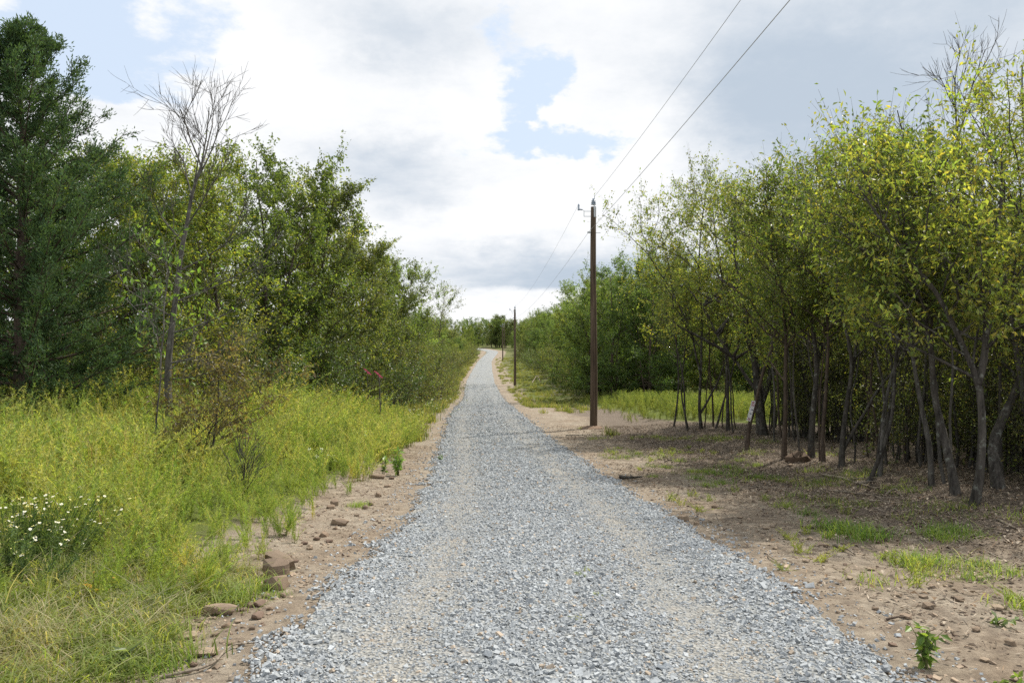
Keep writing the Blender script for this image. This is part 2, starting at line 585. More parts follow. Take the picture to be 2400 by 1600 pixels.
# ground sheet: rows follow the road, columns follow its edges
rows = np.concatenate([np.arange(-30, 0, 1.5), np.arange(0, 26, 0.16), np.arange(26, 60, 0.5), np.arange(60, 262, 2.0),
                       [270, 290, 320, 360, 420, 520, 700, 1000, 1500, 2200, 3000]])
fr = np.linspace(-1.12, 1.12, 29)
out = np.concatenate([np.linspace(0.08, 3.0, 26), np.linspace(3.2, 9, 30), np.linspace(9.8, 30, 22),
                      np.geomspace(34, 2600, 20)])
yy = rows[:, None]
halfw = rw(rows)[:, None] / 2
U = np.concatenate([-(halfw * 1.12 + out[::-1][None]), halfw * fr[None], halfw * 1.12 + out[None]], 1)
X = xc(rows)[:, None] + U
Y = np.broadcast_to(yy, X.shape)
Z = H(X, Y)
nr, nc = X.shape
V = np.stack([X, Y, Z], -1).reshape(-1, 3)
ii = np.arange(nr - 1)[:, None] * nc + np.arange(nc - 1)[None]
Fq = np.stack([ii, ii + 1, ii + nc + 1, ii + nc], -1).reshape(-1, 4)
d_left = np.clip(-U - halfw, 0, None); d_right = np.clip(U - halfw, 0, None)
litter = sst(d_right, 0.9, 3.0) * (0.55 + 0.45 * sst(Y, 6, 12)) * (1 - 0.3 * sst(Y, 24, 40)) + 0.9 * sst(d_left, 5, 9)
litter = np.clip(litter + 0.25 * wob(X, Y, 0.8) * (d_right > 0.8), 0, 1)
clearing = sst(d_right, 3.2, 5.0) * sst(Y, 24, 28) * (1 - sst(Y, 44, 50))
verge = sst(d_right, 0.8, 2.2) * sst(Y, 27, 48)
green = np.clip(sst(d_left, 0.8, 1.8) * sst(Y, 5.0, 7.0) * 0.8 + clearing + 0.62 * verge + 0.3 * wob(X, Y, 0.6) * verge, 0, 1)
straw = np.clip(sst(d_left, 0.35, 0.8) * (1 - sst(Y, 5.2, 6.2)), 0, 1) * 0.9
gc = np.stack([litter, green, straw], -1).reshape(-1, 3)
ground = obj('ground', new_mesh('ground', V, Fq, gc, True), MAT['ground'])
tag(ground, 'tan dirt ground with leaf litter and grassy patches beside the road', kind='structure')

# gravel road: the same rows and columns, lifted; its edge wanders
rr = rows[(rows >= -20) & (rows < 262)]
fr2 = np.linspace(-1.0, 1.0, 26)
hw = rw(rr)[:, None] / 2
edge_l = .86 + 0.06 * wob(rr[:, None] * 2.3, rr[:, None] * 0.4 + 5, 1.0)
edge_r = .90 + 0.04 * wob(rr[:, None] * 2.1 + 9, rr[:, None] * 0.5, 1.0)
Ur = np.where(fr2[None] < 0, fr2[None] * hw * edge_l, fr2[None] * hw * edge_r)
Xr = xc(rr)[:, None] + Ur; Yr = np.broadcast_to(rr[:, None], Xr.shape)


def road_top(x, y):
    u = x - xc(y); f = np.abs(u) / (rw(y) / 2)
    ruts = np.exp(-((np.abs(u + 0.05) - 0.85) / 0.22) ** 2)
    return H(x, y) + 0.012 + 0.03 * (1 - sst(f, 0.75, 1.0)) - 0.012 * ruts * (1 - sst(y, 25, 50)) + 0.006 * wob(x, y, 2.7)


Zr = road_top(Xr, Yr)
fines = np.clip(np.exp(-((np.abs(Ur + 0.05) - 0.85) / 0.3) ** 2) * 0.75 * (1 - 0.85 * sst(Yr, 16, 38)) + 0.15 * wob(Xr, Yr, 1.3), 0, 1)
n1, n2_ = Xr.shape
Vr = np.stack([Xr, Yr, Zr], -1).reshape(-1, 3)
ir = np.arange(n1 - 1)[:, None] * n2_ + np.arange(n2_ - 1)[None]
Fr = np.stack([ir, ir + 1, ir + n2_ + 1, ir + n2_], -1).reshape(-1, 4)
road = obj('gravel_road', new_mesh('gravel_road', Vr, Fr, np.stack([fines] * 3, -1).reshape(-1, 3), True), MAT['road'])
tag(road, 'pale grey crushed stone road winding away between the trees', kind='structure')

# ------------------------------------------------------------------ loose stones
BOX = np.array([[sx, sy, sz] for sz in (-1, 1) for sy in (-1, 1) for sx in (-1, 1)], float) * 0.5
BOXF = np.array([[0, 2, 3, 1], [4, 5, 7, 6], [0, 1, 5, 4], [2, 6, 7, 3], [0, 4, 6, 2], [1, 3, 7, 5]])


def rot_random(rng, n, tilt=0.5):
    """random rotation matrices: any turn about Z, limited lean"""
    a = rng.uniform(0, 2 * np.pi, n); b = rng.normal(0, tilt, n); c = rng.normal(0, tilt, n)
    ca, sa, cb, sb, cc, sc = np.cos(a), np.sin(a), np.cos(b), np.sin(b), np.cos(c), np.sin(c)
    o, l = np.zeros(n), np.ones(n)
    Rz = np.stack([ca, -sa, o, sa, ca, o, o, o, l], -1).reshape(n, 3, 3)
    Rx = np.stack([l, o, o, o, cb, -sb, o, sb, cb], -1).reshape(n, 3, 3)
    Ry = np.stack([cc, o, sc, o, l, o, -sc, o, cc], -1).reshape(n, 3, 3)
    return Rz @ Rx @ Ry


def angular_stones(rng, P, size, col, flat=0.65, tilt=0.5, jit=0.20):
    n = len(P)
    v = np.broadcast_to(BOX, (n, 8, 3)) + rng.uniform(-jit, jit, (n, 8, 3))
    # pinch one end so that the pieces are wedges, not bricks
    v = v * np.where(v[:, :, 2:3] > 0, rng.uniform(0.45, 1.0, (n, 1, 1)), 1.0) * np.array([1, 1, 1])
    s = np.stack([size * rng.uniform(0.9, 1.35, n), size * rng.uniform(0.6, 1.0, n), size * flat * rng.uniform(0.6, 1.1, n)], -1)
    v = v * s[:, None]
    v = np.einsum('nij,nkj->nki', rot_random(rng, n, tilt), v) + P[:, None]
    F = (np.arange(n)[:, None, None] * 8 + BOXF[None]).reshape(-1, 4)
    return v.reshape(-1, 3), F, np.repeat(col, 8, 0)


rng = np.random.default_rng(7)


def scatter_road(n, y0, y1, over=1.18):
    y = np.sqrt(rng.uniform(y0 ** 2, y1 ** 2, n)) if y1 / y0 < 1.2 else rng.uniform(y0, y1, n)
    f = rng.uniform(-over, over, n)
    return xc(y) + f * rw(y) / 2, y, f


def road_stones(n, y0, y1, s0, s1):
    x, y, f = scatter_road(n, y0, y1)
    u = x - xc(y)
    rut = np.exp(-((np.abs(u + 0.05) - 0.85) / 0.28) ** 2)
    keep = rng.uniform(0, 1, n) < (1 - 0.38 * rut * (1 - .7 * sst(y, 16, 38))) * np.clip(1.0 - 0.95 * sst(np.abs(f) + 0.10 * wob(x, y, 2.0), 0.80, 1.02), 0.012, 1)
    # bare worn patches
    keep &= (wob(x, y, 1.7) + 0.5 * wob(x, y, 4.0) > -0.7 + 0.55 * sst(-f, .55, .95)) | (rng.uniform(0, 1, n) < 0.35)
    x, y, rut, u = x[keep], y[keep], rut[keep], u[keep]
    n = len(x)
    size = s0 * (s1 / s0) ** (rng.beta(1.2, 2.7, n)) * (1 - 0.32 * rut)
    z = np.maximum(road_top(x, y) - 0.03 * sst(np.abs(u), rw(y) * .47, rw(y) * .53), H(x, y)) + size * rng.uniform(-0.05, 0.28, n)
    g = rng.normal(0.345, 0.048, n).clip(0.16, 0.52)
    tint = rng.uniform(0, 1, n)
    c = np.stack([g * 0.93, g * 1.0, g * 1.06], -1)
    tan = tint > 0.95
    c[tan] = (np.array([[0.40, 0.34, 0.275]]) * (0.7 + 0.5 * rng.uniform(0, 1, n)[:, None]))[tan]
    return angular_stones(rng, np.stack([x, y, z], -1), size, c)


acc = Acc()
for a_ in ((25000, 3.0, 5.0, .010, .045), (31000, 5.0, 8.0, .011, .046), (23000, 8.0, 12.0, .014, .046),
           (18000, 12.0, 19.0, .022, .055), (9000, 19.0, 30.0, .03, .06), (4500, 30.0, 44.0, .035, .065), (3500, 44., 75., .04, .075)):
    acc.add(*road_stones(*a_))
o = obj('loose_gravel', acc.mesh('loose_gravel'), MAT['stone'])
tag(o, 'loose angular blue grey crushed stones lying over the road', 'gravel', kind='stuff')

# pebbles, clods and wood chips on the bare soil
acc = Acc()
n = 24000
y = rng.uniform(3.0, 20, n) ** 1.0; d = rng.uniform(0.0, 5.5, n) ** 1.0
side = rng.uniform(0, 1, n) < 0.72
d = np.where(side, d, rng.uniform(0.0, 1.1, n))
x = xc(y) + np.where(side, 1, -1) * (rw(y) / 2 + d)
size = 0.007 * (0.06 / 0.007) ** rng.beta(1.0, 3.0, n)
g = rng.uniform(0.6, 1.25, n)[:, None]
c = np.array([[0.33, 0.26, 0.195]]) * g
dk = rng.uniform(0, 1, n) < 0.25
c[dk] = np.array([0.14, 0.10, 0.075]) * g[dk]
acc.add(*angular_stones(rng, np.stack([x, y, H(x, y) + size * 0.15], -1), size, c, 0.45, 0.25))
o = obj('soil_pebbles', acc.mesh('soil_pebbles'), MAT['rock'])
tag(o, 'tan pebbles and clods strewn over the bare soil beside the road', 'pebbles', kind='stuff')

acc = Acc()
n = 60000
y = rng.uniform(4.0, 26, n); d = 0.1 + 9.0 * rng.beta(1.4, 2.4, n)
x = xc(y) + rw(y) / 2 + d
keep = rng.uniform(0, 1, n) < np.clip(0.34 + sst(d, 0.8, 3.0) + 0.4 * wob(x, y, 0.9), 0, 1)
x, y, d = x[keep], y[keep], d[keep]; n = len(x)
twig = rng.uniform(0, 1, n) < 0.4
length = np.where(twig, rng.uniform(0.05, 0.22, n), rng.uniform(0.025, 0.06, n))
width = np.where(twig, rng.uniform(0.003, 0.007, n), length * rng.uniform(0.4, 0.7, n))
a = rng.uniform(0, 2 * np.pi, n)
D = np.stack([np.cos(a), np.sin(a), rng.normal(0, 0.22, n)], -1) * length[:, None] / 2
W = np.stack([-np.sin(a), np.cos(a), rng.normal(0, 0.3, n)], -1) * width[:, None] / 2
P = np.stack([x, y, H(x, y) + 0.012 + np.abs(D[:, 2])], -1)
bend = np.zeros((n, 3)); bend[:, 2] = np.where(twig, 0.0, width * 0.35)
q = np.stack([P - D, P - W + bend, P + D, P + W + bend], 1)
base = np.array([[0.29, 0.235, 0.18], [0.16, 0.125, 0.095], [0.40, 0.345, 0.275], [0.09, 0.07, 0.058], [0.23, 0.16, 0.10]])
c = base[rng.choice(5, n, p=[.3, .27, .15, .2, .08])] * rng.uniform(0.75, 1.25, (n, 1))
acc.add(q.reshape(-1, 3), np.arange(n * 4).reshape(-1, 4), np.repeat(c, 4, 0))
o = obj('leaf_litter', acc.mesh('leaf_litter'), MAT['litter'])
tag(o, 'dead leaves, bark chips and twigs littering the ground under the thicket', 'leaf litter', kind='stuff')

# ------------------------------------------------------------------ foliage and trees
def leaf_quads(acc, rng, P, outward, L, w, pal, tint=None, droop=0.45, upn=0.6, jl=0.35):
    n = len(P)
    L = L * rng.uniform(1 - jl, 1 + jl, n)[:, None]
    D = unit(rng.normal(0, 0.75, (n, 3)) + outward * 0.8 + np.array([0, 0, -droop]))
    Nn = rng.normal(0, 0.6, (n, 3)) + np.array([0, 0, upn])
    W = unit(np.cross(D, Nn)) * L * w
    Nn = np.cross(W, D); Nn = unit(Nn)
    mid = P + D * L * 0.45 + Nn * L * 0.06
    q = np.stack([P, mid + W, P + D * L - Nn * L * 0.10, mid - W], 1)
    pal = np.asarray(pal, float)
    k = rng.integers(0, len(pal), n); k2 = rng.integers(0, len(pal), n); f = rng.uniform(0, 1, n)[:, None]
    c = (pal[k] * f + pal[k2] * (1 - f)) * rng.uniform(0.85, 1.15, (n, 1))
    if tint is not None:
        c = c * tint
    acc.add(q.reshape(-1, 3), np.arange(n * 4).reshape(-1, 4), np.repeat(c, 4, 0))


def sticks(acc, A, B, ra, rb):
    """many straight three-sided twigs at once"""
    n = len(A); d = unit(B - A)
    u = unit(np.cross(d, np.array([.31, .52, .79]))); v = np.cross(d, u)
    th = np.arange(3) / 3 * 2 * np.pi
    ring = u[:, None] * np.cos(th)[None, :, None] + v[:, None] * np.sin(th)[None, :, None]
    V = np.concatenate([A[:, None] + ring * ra, B[:, None] + ring * rb], 1)
    F = np.array([[0, 1, 4, 3], [1, 2, 5, 4], [2, 0, 3, 5]])
    acc.add(V.reshape(-1, 3), (np.arange(n)[:, None, None] * 6 + F[None]).reshape(-1, 4))


def on_stem(stem, z):
    P = stem[0]
    order = np.argsort(P[:, 2])
    return np.array([np.interp(z, P[order, 2], P[order, 0]), np.interp(z, P[order, 2], P[order, 1]),
                     np.clip(z, P[:, 2].min(), P[:, 2].max())])


def wavy(rng, P, n, amp):
    """resample a polyline smoothly and let it wander"""
    P = np.asarray(P, float)
    s = np.concatenate([[0], np.cumsum(np.linalg.norm(np.diff(P, axis=0), axis=1))]); s /= s[-1]
    t = np.linspace(0, 1, n)
    Q = np.stack([np.interp(t, s, P[:, k]) for k in range(3)], -1)
    for _ in range(2):
        Q[1:-1] = 0.25 * Q[:-2] + 0.5 * Q[1:-1] + 0.25 * Q[2:]
    w = rng.normal(0, amp, Q.shape); w[0] = 0
    for _ in range(2):
        w[1:-1] = 0.25 * w[:-2] + 0.5 * w[1:-1] + 0.25 * w[2:]
    return Q + w * np.array([1, 1, 0.3])


def grow(rng, stems, zb, zt, R, prof, limbs, clumps, leaves, sig, L, w, pal, limb_r=0.03, droop=0.45,
         twig_r=0.006, lean=(0, 0), clump_tint=0.22, sides=7, bare_twigs=0, rise=(0.4, 0.95), flat=0.75, wind=0.0):
    """wood and leaves of one tree: stems = [(points, r0, r1)], crown between heights zb and zt"""
    wood, crown = Acc(), Acc()
    for P, r0, r1 in stems:
        t = np.linspace(0, 1, len(P))
        rad = r0 + (r1 - r0) * t ** 0.85
        if P[0][2] < 0:
            rad = rad * (1 + 0.3 * np.exp(-(np.arange(len(P)) * 0.9) ** 2))     # root flare
        tube(wood, P, rad, sides)
    C, N_, T_ = [], [], []
    for i in range(limbs):
        t = (i + rng.uniform(0, 1)) / limbs
        z = zb + (zt - zb) * t
        cands = [s for s in stems if s[0][:, 2].max() > z - 1.6] or stems
        st = cands[rng.integers(len(cands))]
        r = R * prof(t) * rng.uniform(0.25, 1.12) ** 0.7
        a = i * 2.39996 + rng.uniform(-0.5, 0.5)
        A = on_stem(st, z)
        tgt = np.array([A[0] + r * math.cos(a) + lean[0] * r, A[1] + r * math.sin(a) + lean[1] * r, z])
        z0 = min(max(z - r * rng.uniform(*rise) - 0.15, st[0][0, 2] + 0.15 * (zt - st[0][0, 2])), st[0][:, 2].max() - 0.02)
        O = on_stem(st, z0)
        ctrl = O * 0.5 + tgt * 0.5 + np.array([rng.normal(0, .12), rng.normal(0, .12), rng.normal(-0.02, .1)]) * max(r, 0.4)
        B = bez(O, ctrl, tgt, 7) + np.vstack([[0, 0, 0], rng.normal(0, 0.025 * max(r, .4), (6, 3))])
        rl = limb_r * (1 - 0.55 * t) * (0.6 + 0.4 * r / max(R, 1e-3))
        tube(wood, B, np.linspace(rl, twig_r, 7), 4)
        ld = unit(tgt - O)
        for j in range(clumps):
            s = rng.uniform(0.3, 1.0) if j else 1.0
            k = s * 6; k0 = int(min(k, 5)); p = B[k0] + (B[k0 + 1] - B[k0]) * (k - k0)
            c = p + rng.normal(0, 1, 3) * np.array([1, 1, flat]) * sig * 0.9 + np.array([0, 0, 0.3 * sig])
            tube(wood, bez(p, (p + c) / 2 + rng.normal(0, .05, 3), c, 3), np.array([twig_r, twig_r * .7, twig_r * .4]), 3)
            for _ in range(bare_twigs):
                e = c + rng.normal(0, 1, 3) * sig * 1.3 + np.array([0, 0, sig * .5])
                tube(wood, bez(c, (c + e) / 2 + rng.normal(0, .04, 3), e, 3), np.array([twig_r * .6, twig_r * .45, twig_r * .25]), 3)
            C.append(c); N_.append(ld); T_.append(rng.normal(1, clump_tint))
    if leaves:
        # every clump is a spray of fine twigs with the leaves set along them
        nt = 6
        C = np.repeat(np.array(C), nt, 0); ld = np.repeat(np.array(N_), nt, 0); T_ = np.repeat(np.clip(np.array(T_), .5, 1.6), nt)
        m_ = len(C)
        d = unit(ld * 0.7 + rng.normal(0, 0.62, (m_, 3)) + np.array([0, 0, 0.42]))
        ln = sig * rng.gamma(3.0, 0.62, m_).clip(.5, 4.2)
        E_ = C + d * ln[:, None]
        sticks(wood, C, E_, twig_r * .45, twig_r * .2)
        n_ = np.maximum(1, (leaves / nt * (ln / sig / 1.86) ** .6 * rng.uniform(.4, 1.6, m_))).astype(int)
        k = np.repeat(np.arange(m_), n_)
        f = rng.uniform(.08, 1.04, len(k))[:, None]
        P = C[k] + d[k] * ln[k][:, None] * f + np.clip(rng.normal(0, 1, (len(k), 3)), -1.6, 1.6) * sig * .16
        leaf_quads(crown, rng, P, d[k] * .6 + rng.normal(0, .5, (len(k), 3)), L, w, pal, T_[k][:, None], droop)
    return wood, crown


def tree(name, label, cat, wood, crown, bark, leafmat='leaf', loc=(0, 0, 0), rotz=0.0, scale=1.0, group=None, tn='trunk', cn='crown'):
    t = thing(name, label, cat, loc, rotz, scale, group)
    obj(tn, wood.mesh(name + '_wood', True), MAT[bark], t)
    if crown is not None and crown.n:
        obj(cn, crown.mesh(name + '_leaves'), MAT[leafmat], t)
    return t


def copy_tree(src, label, loc, rotz, scale, group, name=None):
    r = src.copy(); COL.objects.link(r)
    r.name = name or src.name.split('.')[0]
    r.location = loc; r.rotation_euler = (0, 0, rotz)
    r.scale = (scale,) * 3 if np.isscalar(scale) else scale
    tag(r, label, None, group)
    for ch in list(src.children):
        c = ch.copy(); COL.objects.link(c); c.parent = r; c.name = ch.name.split('.')[0]
        c.matrix_parent_inverse = ch.matrix_parent_inverse
    return r


G_YEL = [(0.165, 0.215, 0.034), (0.13, 0.195, 0.034), (0.20, 0.225, 0.034), (0.10, 0.165, 0.034), (0.24, 0.22, 0.03), (0.13, 0.19, 0.034)]
G_MID = [(0.081, 0.135, 0.027), (0.115, 0.169, 0.030), (0.068, 0.115, 0.030), (0.149, 0.189, 0.034)]
G_OLIVE = [(0.085, 0.125, 0.036), (0.115, 0.150, 0.042), (0.070, 0.108, 0.036), (0.155, 0.165, 0.045)]
G_DEEP = [(0.075, 0.135, 0.034), (0.095, 0.16, 0.038), (0.06, 0.112, 0.032), (0.12, 0.175, 0.042)]
G_SHRUB = [(0.068, 0.105, 0.03), (0.09, 0.12, 0.034), (0.115, 0.125, 0.04), (0.06, 0.088, 0.03), (0.13, 0.115, 0.045)]

dome = lambda t: 0.45 + 0.75 * np.sin(np.pi * min(1, 0.12 + 0.86 * t)) * (1 - 0.15 * t)
spread = lambda t: 0.35 + 0.65 * np.sin(np.pi * (0.15 + 0.8 * t))
full = lambda t: 1.0 - 0.85 * max(0.0, t - 0.25) ** 1.3
vase = lambda t: 0.45 + 0.55 * t if t < 0.75 else 0.9 - 1.6 * (t - 0.75)


def stem_up(rng, h, lean=0.3, r=0.08, wob_=0.10, base=(0, 0), n=14, top=0.012):
    a = rng.uniform(0, 2 * np.pi)
    P = [(base[0], base[1], -0.15), (base[0] + .15 * lean * math.cos(a), base[1] + .15 * lean * math.sin(a), h * .4),
         (base[0] + lean * math.cos(a), base[1] + lean * math.sin(a), h)]
    return (wavy(rng, P, n, wob_), r, top)


# --- prototypes; each first stands in its own place
PROTO = {}


def proto_bushy(k, seed, pal, h=8.0, R=2.7, leaves=92, L=.095, bark='bark_brown', mat='leaf'):
    r = np.random.default_rng(seed)
    stems = [stem_up(r, h * .95, 0.5, 0.11, .12), stem_up(r, h * .8, 1.1, 0.07, .12, (0.15, 0.1)), stem_up(r, h * .7, 1.0, 0.06, .12, (-0.15, 0.05))]
    wood, crown = grow(r, stems, 0.7, h, R, full, 46, 7, leaves, 0.24, L, 0.26, pal, 0.035)
    PROTO[k] = (wood, crown, bark, mat)


proto_bushy('bushy_a', 11, G_OLIVE)
proto_bushy('bushy_b', 12, G_MID)
proto_bushy('bushy_c', 13, G_DEEP, 8.0, 2.9)
proto_bushy('bushy_d', 14, G_YEL + G_MID, 8.0, 2.5, 70)


def proto_slender(k, seed, pal, h=6.6):
    r = np.random.default_rng(seed)
    stems = [stem_up(r, h * .93, 0.7, 0.065, .14)]
    if r.uniform() < .6:
        stems.append(stem_up(r, h * .85, 1.0, 0.045, .14, (0.12, 0)))
    wood, crown = grow(r, stems, h * .27, h, 1.35, spread, 20, 6, 42, 0.22, .085, 0.22, pal, 0.022, droop=.8)
    PROTO[k] = (wood, crown, 'bark_dark', 'leaf')


proto_slender('slender_a', 21, G_YEL)
proto_slender('slender_b', 22, G_YEL + G_MID)
proto_slender('slender_c', 23, G_MID)


def proto_shrub(k, seed, pal, h=2.6, R=1.2, ns=7, leaves=46, L=.06, clumps=5, mat='leaf', bark='bark_brown', sig=.2, bare=0):
    r = np.random.default_rng(seed)
    stems = [stem_up(r, h * r.uniform(.65, .98), R * r.uniform(.2, .7), 0.018, .06, (r.normal(0, .2), r.normal(0, .2)), 9, .005) for _ in range(ns)]
    wood, crown = grow(r, stems, h * .1, h, R, full, 24, clumps, leaves, sig, L, 0.26, pal, 0.012, twig_r=.004, bare_twigs=bare, sides=5)
    PROTO[k] = (wood, crown, bark, mat)


proto_shrub('shrub_a', 31, G_SHRUB)
proto_shrub('shrub_b', 32, G_DEEP, 2.3, 1.3, mat='leaf_glossy')
proto_shrub('shrub_c', 33, G_OLIVE, 3.0, 1.1)
proto_shrub('brush_a', 34, G_SHRUB, 3.6, 1.2, 9, 44, .055, 6, bare=1, bark='bark_dark', sig=.26)
proto_shrub('brush_b', 35, G_SHRUB + G_OLIVE, 4.0, 1.25, 8, 46, .058, 6, bare=1, bark='bark_dark', sig=.26)

PLACED = {}


def plant(k, name, label, cat, loc, rotz, scale, group):
    if k not in PLACED:
        w_, c_, b_, m_ = PROTO[k]
        PLACED[k] = tree(name, label, cat, w_, c_, b_, m_, loc, rotz, scale, group,
                         tn='trunk' if cat == 'tree' else 'stems', cn='crown' if cat == 'tree' else 'foliage')
        return PLACED[k]
    o_ = copy_tree(PLACED[k], label, loc, rotz, scale, group, name)
    o_['category'] = cat
    return o_

# ------------------------------------------------------------------ right: trees traced one by one along the cleared edge
def traced(seed, label, base, paths, r0, zb, zt, R, pal, bark, limbs=16, clumps=6, leaves=44, L=.075, droop=.75, lean=(0, 0),
           prof=spread, bare=0, sig=.22, name='slender_tree', wfrac=0.21, mat='leaf', dj=0.10):
    """base: where the trunk meets the soil; paths: lists of photo points; first path starts at the base"""
    r = np.random.default_rng(seed)
    G = ground_at(*base)
    d = G[1]
    stems = []
    first = None
    for i, (pts, ra, rb) in enumerate(paths):
        Q = [at(px, py, d) - G for px, py in pts]
        if i == 0:
            Q = [np.array([0, 0, -0.15])] + Q
        Q = np.array(Q)
        yoff = np.cumsum(r.normal(0, dj, len(Q))); yoff -= yoff[0]
        Q[:, 1] += yoff
        if i and first is not None:
            # start a fork on the first stem
            p = on_stem((first,), Q[0][2]); Q[:, 1] += p[1] - Q[0][1]; Q[0] = p
        P = wavy(r, Q, 18, 0.03)
        if i == 0:
            first = P
        stems.append((P, ra, rb))
    wood, crown = grow(r, stems, zb, zt, R, prof, int(limbs * 1.25), clumps, int(leaves * 1.12), sig, L, wfrac, pal, r0 * .4, droop, lean=lean, bare_twigs=bare)
    return tree(name, label, 'tree', wood, crown, bark, mat, G)


Y1 = G_YEL
traced(101, 'dark rough-barked tree forking into a wide Y at head height by the fallen sticks', (2230, 1157),
       [([(2232, 1000), (2238, 880), (2200, 790), (2150, 690), (2090, 600), (2030, 500), (1990, 420)], .06, .012),
        ([(2238, 880), (2258, 760), (2262, 640), (2280, 500), (2290, 380)], .05, .012)], .065, 2.2, 4.35, 1.2, Y1, 'bark_dark', 20, 6, 46)
traced(102, 'nearly black trunk with pale lichen specks leaning left beside the forked tree', (2196, 1137),
       [([(2190, 1020), (2166, 880), (2150, 760), (2112, 640), (2090, 520), (2070, 420)], .065, .014)], .07, 2.4, 4.5, 1.2, Y1 + G_MID, 'bark_dark', 17, 6, 44)
traced(103, 'smooth pale grey slim trunk bowing to the left above the twig litter', (2140, 1117),
       [([(2122, 1000), (2100, 900), (2082, 780), (2060, 660), (2020, 560), (1985, 470)], .045, .012)], .05, 2.5, 4.7, 1.2, Y1, 'bark_grey', 16, 6, 44)
traced(104, 'long silvery trunk arching over from beside the burnt stump', (2372, 1120),
       [([(2368, 980), (2345, 830), (2310, 710), (2240, 600), (2190, 500), (2150, 420)], .055, .013)], .06, 2.5, 4.9, 1.3, Y1, 'bark_grey', 18, 6, 46)
traced(105, 'thick charred twisted trunk leaning right at the dark end of the thicket', (2292, 1122),
       [([(2290, 1060), (2310, 1000), (2350, 940), (2385, 850), (2400, 700), (2400, 520)], .09, .02)], .09, 2.4, 6.2, 1.6, Y1, 'bark_dark', 20, 6, 46)
traced(106, 'tall yellow-leaved tree rising above all others over the burnt stump', (2410, 1065),
       [([(2405, 900), (2390, 700), (2375, 480), (2365, 300), (2350, 150)], .07, .012)], .07, 3.0, 7.7, 1.5, [(0.24, .26, .03), (.19, .23, .03), (.28, .26, .03)], 'bark_grey', 22, 6, 44)
traced(107, 'thin dark stem of a leaning pair beside the heap of white sticks', (1985, 1108),
       [([(2010, 1040), (2036, 950), (2052, 860), (2062, 740), (2040, 600), (2010, 480)], .035, .010)], .04, 2.4, 5.1, 1.1, Y1 + G_MID, 'bark_dark', 14, 6, 42)
traced(108, 'slim grey stem standing behind the leaning pair by the white sticks', (2016, 1092),
       [([(2024, 1000), (2048, 900), (2075, 800), (2078, 660), (2100, 520)], .04, .010)], .04, 2.4, 5.2, 1.1, Y1, 'bark_grey', 14, 6, 42)
traced(109, 'dark trunk with a low diagonal side stem propped out to the right', (1932, 1072),
       [([(1938, 1000), (1950, 920), (1966, 860), (1944, 760), (1930, 640), (1920, 500)], .055, .012),
        ([(1938, 1040), (1975, 970), (2025, 890), (2062, 830), (2090, 760)], .035, .012),
        ([(1966, 860), (1988, 760), (1998, 640), (2005, 480)], .035, .010)], .06, 2.4, 5.6, 1.2, Y1, 'bark_dark', 20, 6, 44)
traced(110, 'blackened trunk splitting into a narrow V below the canopy', (1862, 1052),
       [([(1868, 980), (1876, 900), (1882, 860), (1868, 780), (1858, 700), (1830, 560), (1810, 440)], .07, .013),
        ([(1882, 860), (1905, 780), (1925, 700), (1930, 580), (1940, 440)], .05, .012)], .075, 2.6, 5.6, 1.4, Y1 + G_MID, 'bark_dark', 22, 6, 46)
traced(111, 'straight smooth brown trunk next to the upturned root clod', (1801, 1054),
       [([(1803, 940), (1802, 820), (1798, 700), (1775, 560), (1760, 440)], .055, .013)], .06, 2.5, 5.8, 1.4, Y1, 'bark_brown', 20, 6, 46)
traced(112, 'leaning trunk that carries the narrow white sign', (1714, 1033),
       [([(1722, 985), (1735, 930), (1750, 870), (1772, 800), (1790, 740), (1800, 640)], .058, .013)], .06, 3.0, 5.8, 1.2, Y1 + G_MID, 'bark_brown', 14, 6, 40)
traced(113, 'vine-wrapped black clump of trunks behind the white sign', (1752, 1000),
       [([(1748, 930), (1738, 860), (1720, 790), (1700, 700), (1690, 560), (1700, 430)], .14, .014),
        ([(1740, 940), (1770, 880), (1790, 800), (1820, 640), (1850, 470)], .08, .012),
        ([(1745, 900), (1710, 850), (1660, 780), (1620, 700)], .06, .012)], .15, 2.6, 7.0, 1.9, G_MID + Y1, 'bark_dark', 28, 6, 48)
traced(114, 'slim upright trunk at the edge of the sunlit clearing', (1672, 988),
       [([(1672, 900), (1664, 800), (1668, 700), (1650, 560), (1640, 470)], .055, .012)], .06, 3.0, 6.9, 1.7, Y1, 'bark_dark', 22, 6, 46)
traced(115, 'multi-stemmed tree with arching limbs reaching towards the utility pole', (1612, 985),
       [([(1604, 920), (1606, 840), (1610, 740), (1600, 600), (1620, 440)], .05, .012),
        ([(1608, 950), (1640, 890), (1662, 840), (1690, 720)], .035, .010),
        ([(1606, 860), (1580, 760), (1530, 660), (1480, 590)], .035, .010)], .05, 3.0, 7.3, 1.7, Y1, 'bark_dark', 24, 6, 42, lean=(-.25, 0))
traced(116, 'thin crooked sapling nearest the utility pole on the clearing edge', (1546, 980),
       [([(1556, 920), (1560, 860), (1552, 760), (1540, 640), (1520, 540)], .03, .009)], .035, 2.6, 5.9, 1.3, Y1, 'bark_dark', 16, 6, 36)
traced(117, 'short leaning dark sapling with a green vine at its foot', (1582, 984),
       [([(1570, 930), (1562, 870), (1580, 780), (1590, 660)], .03, .009)], .03, 2.4, 5.2, 1.1, G_OLIVE, 'bark_dark', 13, 6, 34)
traced(118, 'thin forked sapling leaning right across the clearing light', (1641, 984),
       [([(1660, 930), (1676, 880), (1690, 800), (1720, 660), (1730, 520)], .03, .009)], .03, 2.8, 6.4, 1.3, Y1 + G_MID, 'bark_dark', 15, 6, 38)
